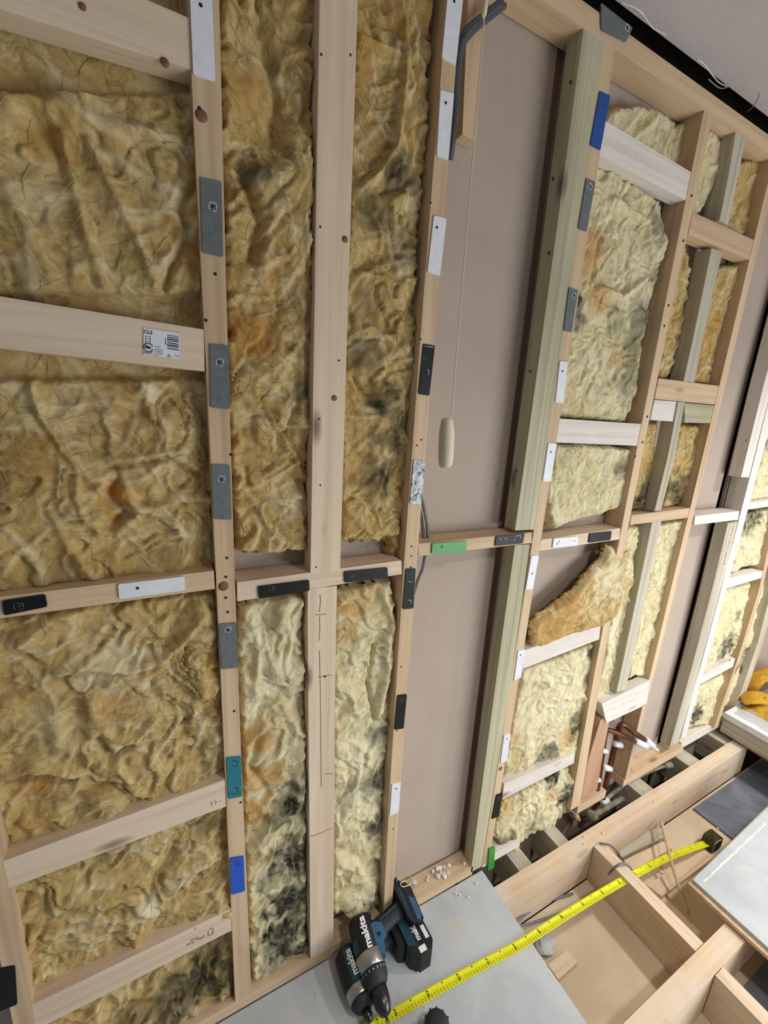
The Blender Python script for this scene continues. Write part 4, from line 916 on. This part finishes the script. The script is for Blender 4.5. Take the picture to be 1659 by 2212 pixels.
def lump(name, loc, r, mat, label, cat, seed, flat=.6, group=None, sub=2):
    rnd = random.Random(seed); bm = bmesh.new(); bmesh.ops.create_icosphere(bm, subdivisions=sub, radius=r)
    for v in bm.verts:
        v.co *= rnd.uniform(.62, 1.15); v.co.z *= flat
    zmin = min(v.co.z for v in bm.verts)
    for v in bm.verts: v.co += Vector((loc[0], loc[1], loc[2] - zmin))
    return tag(from_bm(name, bm, mat), label, cat, group)
lump('rubble_lump', (x_, y_, -.19), .035, M['cement'], 'grey lump of rubble under the tape at the edge of the floor board', 'rubble', 3, .45)
cable('grey cable lying along the foot of the long joist in the pit', [fl(1436, 1776, -.18), fl(1470, 1742, -.18), fl(1530, 1700, -.18), fl(1580, 1668, -.18)], .0045)
cable('grey cable lying left of the crossing joist, upper one', [fl(1112, 1995, -.12), fl(1145, 1968, -.16), fl(1190, 1945, -.18), fl(1238, 1930, -.18)], .0042)
cable('grey cable lying left of the crossing joist under the tape', [fl(1118, 2002, -.12), fl(1160, 1990, -.17), fl(1240, 1962, -.18), fl(1290, 1935, -.18)], .0042)
cable('grey cable looping over the crossing joist', [fl(1310, 1895, -.1), fl(1330, 1872, -.018), fl(1350, 1866, -.014), fl(1364, 1878, -.05), fl(1367, 1890, -.12)], .0042)
cable('dark cable hanging at the joist junction', [fl(1296, 1822, -.014), fl(1318, 1826, -.02), fl(1334, 1842, -.10), fl(1345, 1858, -.17)], .003, 'darkcable')
# loose grey sheets at the right
def sheet(label, P, z0, z1, mat):
    return tag(from_bm('loose_sheet', prism([[(x, y, z0) for x, y in P], [(x, y, z1) for x, y in P]], .001), M[mat]), label, 'sheet')
ls = sheet('loose pale grey floor sheet with a white chalk line, lying over the joists', [(1.575, -.36), (2.35, -.335), (2.40, -1.3), (1.575, -1.3)], .0015, .0135, 'cement')
sheet('second sheet showing as a thin pinkish edge under the chalk-lined one', [(1.558, -.355), (2.33, -.328), (2.38, -1.3), (1.56, -1.3)], -.0115, .0010, 'oldx')
a_, b_ = F(1520, 1905, .0137), F(1655, 1778, .0137)
dv = Vector((b_[0] - a_[0], b_[1] - a_[1], 0)); nn = Vector((-dv.y, dv.x, 0)).normalized() * .004
bm = bmesh.new()
for k in range(40):
    t0, t1 = k / 40, (k + 1) / 40; jj = lambda: random.uniform(.5, 1.2)
    vs = [bm.verts.new((a_[0] + dv.x * t + nn.x * s, a_[1] + dv.y * t + nn.y * s, .01385)) for t, s in ((t0, -jj()), (t1, -jj()), (t1, jj()), (t0, jj()))]
    bm.faces.new(vs)
childput(from_bm('chalk_line', bm, M['crumb']), ls)

# white-faced panel on timber, plastic film and yellow wool heap at the far right
tb = tag(from_bm('edge_timber', boxbm((2.545, -1.2, .0), (2.60, .0, .085), .003), M['greyy']), 'grey-green timber side supporting the white panel at the right', 'timber')
wpn = tag(from_bm('white_panel', boxbm((2.535, -1.2, .0865), (3.3, .0, .118), .002), M['plaster']), 'white-edged panel lying on the timber at the right, under the wool heap', 'panel')
tag(from_bm('red_batten', boxbm((2.61, -.45, -.05), (2.66, -.02, -.012), .003), M['rusty']), 'dark red batten under the white panel corner', 'timber')
def crumple(name, label, cat, mat, x0, x1, y0, y1, z, h, seed, nx=60, ny=60, amp=.012, fr=14, edge=.25):
    X, Y_ = np.meshgrid(np.linspace(x0, x1, nx), np.linspace(y0, y1, ny), indexing='ij')
    u = (X - x0) / (x1 - x0); v = (Y_ - y0) / (y1 - y0)
    e = smooth(np.minimum(np.minimum(u, 1 - u), np.minimum(v, 1 - v)) / edge)
    Z_ = z + (h + amp * 2 * np.abs(fbm(X * fr, Y_ * fr, seed, 4)) * 2) * e
    bm = bmesh.new(); g = [[bm.verts.new((X[i, j] + .01 * perlin(X[i, j] * 20, Y_[i, j] * 20, seed), Y_[i, j] + .01 * perlin(X[i, j] * 20 + 9, Y_[i, j] * 20, seed), Z_[i, j])) for j in range(ny)] for i in range(nx)]
    for i in range(nx - 1):
        for j in range(ny - 1): bm.faces.new((g[i][j], g[i + 1][j], g[i + 1][j + 1], g[i][j + 1]))
    return tag(from_bm(name, bm, M[mat], smooth=True), label, cat)
t_ = NT('clear_film'); t_.b.inputs['Transmission Weight'].default_value = .75; t_.b.inputs['IOR'].default_value = 1.2; M['film'] = t_.out((.95, .95, .97, 1), .25)
crumple('plastic_film', 'crumpled clear plastic film on the white panel', 'plastic film', 'film', 2.57, 3.0, -.5, -.02, .12, .004, 5, amp=.006, fr=16, edge=.08)
crumple('insulation_heap', 'heap of bright golden wool on the white panel at the right edge', 'insulation', 'woolgold', 2.66, 3.25, -.62, -.03, .125, .05, 9, amp=.05, fr=7, edge=.12)
def slab(label, pts, w, th, mat, seed):
    P = [Vector(p) for p in pts]; secs = []
    for i, p in enumerate(P):
        d = (P[min(i + 1, len(P) - 1)] - P[max(i - 1, 0)]).normalized(); s = d.cross(Vector((0, 0, 1))).normalized(); u = s.cross(d)
        ring = []
        for k in range(16):
            a = 2 * math.pi * k / 16; rr = 1 + .15 * math.sin(3 * a + seed + i)
            ring.append(p + s * math.cos(a) * w / 2 * rr + u * math.sin(a) * th / 2 * rr)
        secs.append(ring)
    return tag(from_bm('insulation_offcut', prism(secs, 0), M[mat], smooth=True), label, 'insulation')
slab('long golden wool offcut draped toward the picture edge', [(2.68, .0, .16), (2.74, -.06, .19), (2.80, -.16, .19), (2.86, -.28, .17), (2.92, -.40, .16)], .10, .035, 'woolgold', 1)
slab('curled golden wool offcut standing behind the draped one', [(2.78, .02, .16), (2.84, .0, .24), (2.90, -.04, .28), (2.98, -.10, .26), (3.04, -.2, .18)], .09, .03, 'woolgold', 4)

# ================================================================== TAPE MEASURE
tp = empty('tape_measure', (fl(1528, 1822, -.155)[0], fl(1528, 1822, -.155)[1], -.19), 'yellow steel tape measure pulled out across the floor gap, black case by the grey sheet', 'tape measure')
to = Vector(tp.location)
tp.scale = (1.0, 1.0, 1.0)
cl = [fl(770, 2236, .004), fl(815, 2212, .004), fl(950, 2135, .004), fl(1040, 2086, .004), fl(1125, 2040, .004), fl(1210, 1985, .0), fl(1300, 1930, -.014), fl(1385, 1882, -.055), fl(1450, 1850, -.105), fl(1528, 1822, -.155)]
C_ = [Vector(p) for p in cl]; Q = []
for i in range(len(C_) - 1):
    p0, p1, p2_, p3 = C_[max(i - 1, 0)], C_[i], C_[i + 1], C_[min(i + 2, len(C_) - 1)]
    for k in range(24):
        t = k / 24; Q.append(.5 * ((2 * p1) + (p2_ - p0) * t + (2 * p0 - 5 * p1 + 4 * p2_ - p3) * t * t + (3 * p1 - p0 - 3 * p2_ + p3) * t ** 3))
Q.append(C_[-1])
Wd = .0125
def frame(i):
    d = (Q[min(i + 1, len(Q) - 1)] - Q[max(i - 1, 0)]).normalized(); s = d.cross(Vector((0, 0, 1))).normalized(); return d, s, s.cross(d)
bm = bmesh.new(); rows = []
for i, q in enumerate(Q):
    d, s, u = frame(i); row = []
    for k in range(7):
        a = (k - 3) / 3; row.append(bm.verts.new(q + s * a * Wd + u * (.0028 * a * a) - to))
    rows.append(row)
for a, b in zip(rows, rows[1:]):
    for k in range(6): bm.faces.new((a[k], a[k + 1], b[k + 1], b[k]))
bl = from_bm('blade', bm, M['yellow'], tp, smooth=True)
md = bl.modifiers.new('s', 'SOLIDIFY'); md.thickness = .0004; md.offset = -1
# graduation marks
L = [0]
for a, b in zip(Q, Q[1:]): L.append(L[-1] + (b - a).length)
def at(s_):
    i = int(np.searchsorted(L, s_)) - 1; i = max(0, min(i, len(Q) - 2)); t = (s_ - L[i]) / (L[i + 1] - L[i] + 1e-9)
    d, s, u = frame(i); return Q[i].lerp(Q[i + 1], t), d, s, u
bm = bmesh.new(); s_ = .01; n_ = 0
def markq(s_, a0, a1, w):
    p, d, s, u = at(s_)
    vs = []
    for (aa, ww) in ((a0, -w), (a1, -w), (a1, w), (a0, w)):
        vs.append(bm.verts.new(p + s * aa * Wd + d * ww + u * (.0028 * aa * aa + .0004) - to))
    bm.faces.new(vs)
while s_ < L[-1] - .02:
    if n_ % 2 == 0: markq(s_, .62, .92, .0007)
    if n_ % 2 == 0: markq(s_, .12, .26, .0013)
    if n_ % 10 == 0: markq(s_, -.75, -.50, .0018)
    s_ += .005; n_ += 1
mk = from_bm('graduation_marks', bm, M['ink'], tp); mk['kind'] = 'stuff'
for k in range(1, 30):
    sp_ = k * .1 + .012
    if sp_ > L[-1] - .05: break
    p, d, s, u = at(sp_)
    text('numeral', str(150 - 10 * k), .009, M['ink'], p + u * .0008 + s * (-.1 * Wd) - to, s, -d, tp, parloc=True, extrude=.00005, bold=.0002)
# case: rounded block standing on its edge
d_end = (Q[-1] - Q[-4]).normalized(); ang = math.atan2(d_end.y, d_end.x)
cs_pts = []
for k in range(28):
    a = 2 * math.pi * k / 28; cx_, sz_ = math.cos(a), math.sin(a)
    cs_pts.append((.036 * abs(cx_) ** .6 * (1 if cx_ > 0 else -1) + .03, .034 * abs(sz_) ** .6 * (1 if sz_ > 0 else -1) + .036))
rm = Matrix.Rotation(ang, 4, 'Z')
def CS(x, y, z): return rm @ Vector((x, y, z))
case = from_bm('case', prism([[CS(x, -.021, z) for x, z in cs_pts], [CS(x, .021, z) for x, z in cs_pts]], .003, 2), M['olive'], tp)
for sgn in (-1, 1):
    ring = from_bm('case_band', prism([[CS(.03 + (x - .03) * .78, sgn * .0205, .036 + (z - .036) * .78) for x, z in cs_pts], [CS(.03 + (x - .03) * .78, sgn * .0235, .036 + (z - .036) * .78) for x, z in cs_pts]], .001), M['paleyellow'], tp)
    from_bm('case_badge', prism([[CS(.03 + (x - .03) * .72, sgn * .023, .036 + (z - .036) * .72) for x, z in cs_pts], [CS(.03 + (x - .03) * .72, sgn * .0245, .036 + (z - .036) * .72) for x, z in cs_pts]], .0008), M['black'], tp)
from_bm('lock_button', prism([[CS(-.002, -.008, .06), CS(-.002, .008, .06), CS(.016, .008, .073), CS(.016, -.008, .073)], [CS(-.008, -.008, .066), CS(-.008, .008, .066), CS(.012, .008, .080), CS(.012, -.008, .080)]], .001), M['olive'], tp)

# ================================================================== POWER TOOLS
def basis(p_tail, p_nose, side):
    """local x along the tool to its nose, local -z toward the handle foot (side), local y up off the floor"""
    x = (Vector(p_nose) - Vector(p_tail)).normalized(); hdir = Vector(side); hdir = (hdir - x * hdir.dot(x)).normalized()
    z = -hdir; y = z.cross(x)
    return Matrix((x, y, z)).transposed()
def place(o, m3, loc): m = m3.to_4x4(); m.translation = Vector(loc); o.matrix_world = m
def lx(name, prof, mat, par, ns=30, sy=1.0, org=(0, 0, 0)):            # turned about local x; prof = [(x, r)]
    bm = bmesh.new(); rings = []
    for x, r in prof: rings.append([bm.verts.new((x + org[0], r * math.cos(2 * math.pi * k / ns) * sy + org[1], r * math.sin(2 * math.pi * k / ns) + org[2])) for k in range(ns)])
    for a, b in zip(rings, rings[1:]):
        for k in range(ns): bm.faces.new((a[k], a[(k + 1) % ns], b[(k + 1) % ns], b[k]))
    bm.faces.new(rings[0]); bm.faces.new(rings[-1][::-1])
    return from_bm(name, bm, mat, par, smooth=True)
def patch(name, prof, mat, par, c=0.0, half=.9, org=(0, 0, 0), n=14):     # part of a turned shell facing local +y
    bm = bmesh.new(); rings = []
    for x, r in prof:
        ring = []
        for rr in (r, r - .003):
            rng_ = range(n + 1) if rr == r else range(n, -1, -1)
            for k in rng_:
                a = c + (k / n * 2 - 1) * half
                ring.append(bm.verts.new((x + org[0], rr * math.cos(a) + org[1], rr * math.sin(a) + org[2])))
        rings.append(ring)
    m_ = len(rings[0])
    for a, b in zip(rings, rings[1:]):
        for k in range(m_): bm.faces.new((a[k], a[(k + 1) % m_], b[(k + 1) % m_], b[k]))
    bm.faces.new(rings[0]); bm.faces.new(rings[-1][::-1])
    return from_bm(name, bm, mat, par, smooth=False)
def sec(cx_, cz_, ax_, ay_, n=20, dirx=(1, 0, 0), p=.75, cy_=0.0):                       # rounded section in the local x-y plane
    out = []
    for k in range(n):
        a = 2 * math.pi * k / n; c, s = math.cos(a), math.sin(a)
        out.append((cx_ + ax_ * abs(c) ** p * (1 if c >= 0 else -1), cy_ + ay_ * abs(s) ** p * (1 if s >= 0 else -1), cz_))
    return out
def outline(name, pts, y0, y1, mat, par, bev=.003):                    # side profile in x-z extruded along local y
    return from_bm(name, prism([[(x, y0, z) for x, z in pts], [(x, y1, z) for x, z in pts]], bev, 3), mat, par)

def battery(par, cx_, z, L_=.115, logo=True, rot=0):
    """slide battery under the foot; long axis local x"""
    outline('battery', [(cx_ - L_ / 2, z), (cx_ + L_ / 2 - .02, z), (cx_ + L_ / 2, z - .02), (cx_ + L_ / 2, z - .050), (cx_ + L_ / 2 - .015, z - .060), (cx_ - L_ / 2 + .01, z - .060), (cx_ - L_ / 2, z - .045)], -.036, .036, M['black'], par, .006)
    outline('battery_side_panel', [(cx_ - L_ / 2 + .004, z + .002), (cx_ + L_ / 2 - .03, z + .002), (cx_ + L_ / 2 - .02, z - .018), (cx_ - L_ / 2 + .02, z - .022), (cx_ - L_ / 2 + .004, z - .012)], -.038, .038, M['teal'], par, .002)

# --- impact driver lying on its side
ti, ni = F(745, 2052, .035), F(797, 2203, .03)
tail, nose = Vector((ti[0], ti[1], .036)), Vector((ni[0], ni[1], .036))
fb = F(893, 2050, .036); side = Vector((fb[0], fb[1], .036)) - (tail * .5 + nose * .5)
m3 = basis(tail, nose, side)
imp = empty('impact_driver', (0, 0, 0), 'teal and black cordless impact driver lying under the larger drill', 'power tool')
place(imp, m3, tail); imp.scale = (1.06, 1.12, 1.2)
ln = (nose - tail).length
k_ = ln / .150
lx('motor_housing', [(0, .012), (.004, .024), (.012, .030), (.04, .032), (.085, .032), (.092, .030)], M['black'], imp)
patch('side_panel', [(.012, .0325), (.018, .0338), (.075, .0338), (.086, .0325)], M['teal'], imp, 0, .42)
lx('gear_case', [(.088, .031), (.095, .031), (.108, .029), (.122, .024)], M['alu'], imp)
lx('nose_bumper', [(.112, .0275), (.118, .028), (.128, .023), (.134, .016)], M['rubber'], imp)
lx('hex_chuck', [(.130, .0085), (.136, .0085), (.138, .0105), (.150, .0105), (.152, .0075), (.158, .0070)], M['darksteel'], imp)
text('lettering', 'makita', .022, M['whitetext'], (.050, .0345, .003), (-1, 0, 0), (0, 0, 1), imp, parloc=True, bold=.0006, extrude=.0004)
from_bm('grip', prism([sec(.040, -.020, .021, .015), sec(.038, -.06, .018, .0145), sec(.034, -.10, .018, .0145), sec(.036, -.118, .022, .016)], 0), M['rubber'], imp, smooth=True)
outline('foot', [(-.012, -.112), (.075, -.112), (.082, -.124), (.078, -.132), (-.018, -.132), (-.018, -.12)], -.030, .030, M['black'], imp)
battery(imp, .056, -.132, .128)
text('lettering', 'makita', .019, M['whitetext'], (.066, .0366, -.160), (-1, 0, 0), (0, 0, 1), imp, parloc=True, bold=.0005, extrude=.0004)
text('lettering', '18V', .021, M['whitetext'], (.040, .0366, -.182), (-1, 0, 0), (0, 0, 1), imp, parloc=True, bold=.0006, extrude=.0004)
outline('battery_badge', [(.064, -.177), (.096, -.177), (.096, -.187), (.064, -.187)], .0355, .0368, M['whitetext'], imp, .001)
outline('battery_button', [(.104, -.150), (.118, -.150), (.118, -.168), (.104, -.168)], .034, .038, M['whitetext'], imp, .002)
outline('trigger', [(.058, -.028), (.066, -.032), (.066, -.052), (.058, -.056)], -.008, .008, M['darksteel'], imp, .002)

# --- drill driver resting on it
ti, ni = F(776, 1998, .085), F(832, 2170, .085)
tail, nose = Vector((ti[0], ti[1], .098)), Vector((ni[0], ni[1], .062))
fb = F(898, 1955, .06); side = Vector((fb[0], fb[1], .075)) - (tail * .75 + nose * .25)
m3 = basis(tail, nose, side)
dr = empty('drill_driver', (0, 0, 0), 'large teal and black cordless drill driver with a steel collar, lying on top', 'power tool')
place(dr, m3, tail); dr.scale = (1.05, 1.05, 1.05)
lx('motor_housing', [(-.012, .010), (-.008, .026), (0, .032), (.01, .034), (.03, .035), (.07, .035), (.080, .033)], M['black'], dr)
for k in range(7):
    a = -.9 + k * .3
    o_ = from_bm('vent_slot', boxbm((-.004, .033, -.0016), (.008, .0358, .0016), .0004), M['rubber'], dr, center=False)
    o_.matrix_local = Matrix.Rotation(a, 4, 'X')
patch('side_panel', [(.040, .0352), (.05, .0366), (.068, .0366)], M['teal'], dr, 1.25, .30)
lx('gear_collar', [(.070, .0345), (.076, .0365), (.100, .0355), (.106, .034)], M['alu'], dr)
lx('torque_ring', [(.104, .0345), (.108, .0355), (.126, .033), (.138, .025), (.140, .022)], M['rubber'], dr)
bm = bmesh.new()
for k in range(20):
    a = 2 * math.pi * k / 20; q_ = Matrix.Rotation(a, 3, 'X')
    for aa, bb in ((0, 1),):
        vs = [bm.verts.new(q_ @ Vector(v)) for v in ((.110, -.0008, .0362), (.114, -.0008, .0358), (.114, .0008, .0358), (.110, .0008, .0362))]; bm.faces.new(vs)
o_ = from_bm('ring_markings', bm, M['whitetext'], dr); o_['kind'] = 'stuff'
lx('chuck', [(.138, .019), (.142, .0215), (.165, .0215), (.172, .0205), (.188, .014), (.192, .008)], M['darksteel'], dr)
lx('drill_bit', [(.188, .0035), (.215, .0032), (.238, .0022), (.244, .0004)], M['steel'], dr, 12)
text('lettering', 'makita', .026, M['whitetext'], (.038, .0378, .006), (-1, 0, 0), (0, 0, 1), dr, parloc=True, bold=.0008, extrude=.0004)
outline('side_bracket', [(.025, -.014), (.085, -.018), (.098, -.034), (.070, -.040), (.058, -.054), (.030, -.048), (.022, -.03)], .012, .030, M['lightteal'], dr, .003)
o_ = lx('bracket_screw', [(0, .005), (.002, .005)], M['black'], dr, 12); o_.matrix_local = Matrix.Translation((.052, .0305, -.032)) @ Matrix.Rotation(math.pi / 2, 4, 'Z')
from_bm('grip', prism([sec(.036, -.024, .026, .016), sec(.030, -.06, .021, .0165), sec(.018, -.10, .020, .016), sec(.010, -.128, .026, .018)], 0), M['rubber'], dr, smooth=True)
outline('grip_panel', [(.018, -.05), (.022, -.05), (.006, -.112), (.000, -.112)], -.0175, .0175, M['teal'], dr, .001)
outline('trigger', [(.058, -.036), (.066, -.040), (.060, -.062), (.052, -.064)], -.008, .008, M['darksteel'], dr, .002)
outline('foot', [(-.050, -.124), (-.030, -.118), (.045, -.128), (.062, -.138), (.060, -.146), (-.045, -.142), (-.056, -.134)], -.030, .030, M['black'], dr)
outline('foot_panel', [(-.030, -.126), (.030, -.132), (.030, -.138), (-.030, -.134)], -.0312, .0312, M['teal'], dr, .001)
outline('battery', [(-.040, -.143), (.060, -.147), (.066, -.156), (.060, -.172), (-.020, -.170), (-.035, -.158)], -.030, .030, M['black'], dr, .005)
outline('battery_side_panel', [(.000, -.150), (.056, -.152), (.062, -.160), (.050, -.168), (.008, -.166)], .028, .0315, M['lightteal'], dr, .001)
curve('belt_hook', [(-.045, .032, -.132), (-.05, .036, -.150), (-.040, .04, -.172), (-.024, .04, -.170), (-.022, .038, -.150), (-.026, .038, -.138), (-.034, .038, -.140), (-.036, .038, -.156)], .0018, M['brass'], dr, res=4)

# --- third tool at the bottom edge: only its rounded rear end shows
tn = F(935, 2196, .04); t3 = empty('cordless_tool', (tn[0], tn[1] - .02, .0), 'dark rubber rear end of a third tool at the bottom edge below the tape', 'power tool')
lathe('motor_housing', [(.0, .062), (.016, .062), (.026, .058), (.031, .048), (.033, .030), (.033, .0)], M['rubber'], t3, 26)
for k in range(12):
    a = k * 2 * math.pi / 12
    o_ = from_bm('vent_rib', boxbm((-.002, -.001, 0), (.002, .0015, .022), .0005), M['black'], t3)
    o_.matrix_local = Matrix.Rotation(a, 4, 'Z') @ Matrix.Translation((0, .0335, .035))

# ================================================================== CRUMBS
rnd = random.Random(4)
def crumbs(n, fn, r0, r1, group, label):
    for k in range(n):
        x, y, z = fn(); lump('plaster_crumb', (x, y, z), rnd.uniform(r0, r1), M['crumb'], label, 'plaster crumb', rnd.randint(0, 9999), .6, group, 1)
crumbs(18, lambda: (rnd.gauss(.74, .05), rnd.uniform(.012, .05), .038), .004, .013, 'crumbs on the sole plate', 'white plaster crumb on the sole plate behind the drills')
crumbs(12, lambda: (rnd.uniform(.78, .90), rnd.uniform(-.06, -.012), .0), .002, .006, 'crumbs at the board corner', 'white plaster crumb on the grey board by the treated stud foot')
crumbs(14, lambda: (rnd.uniform(.0, .7), rnd.uniform(-.35, -.03), .0), .0015, .004, 'crumbs on the grey board', 'tiny white plaster crumb scattered on the grey floor board')
crumbs(14, lambda: (rnd.uniform(1.5, 2.3), rnd.uniform(-.3, -.15), -.19), .003, .010, 'crumbs in the pit', 'plaster crumb on the dusty panel between the joists')
crumbs(8, lambda: (rnd.uniform(1.3, 2.0), rnd.uniform(-.10, -.065), -.02), .003, .006, 'crumbs on the joist', 'plaster crumb on top of the long joist by the wall')
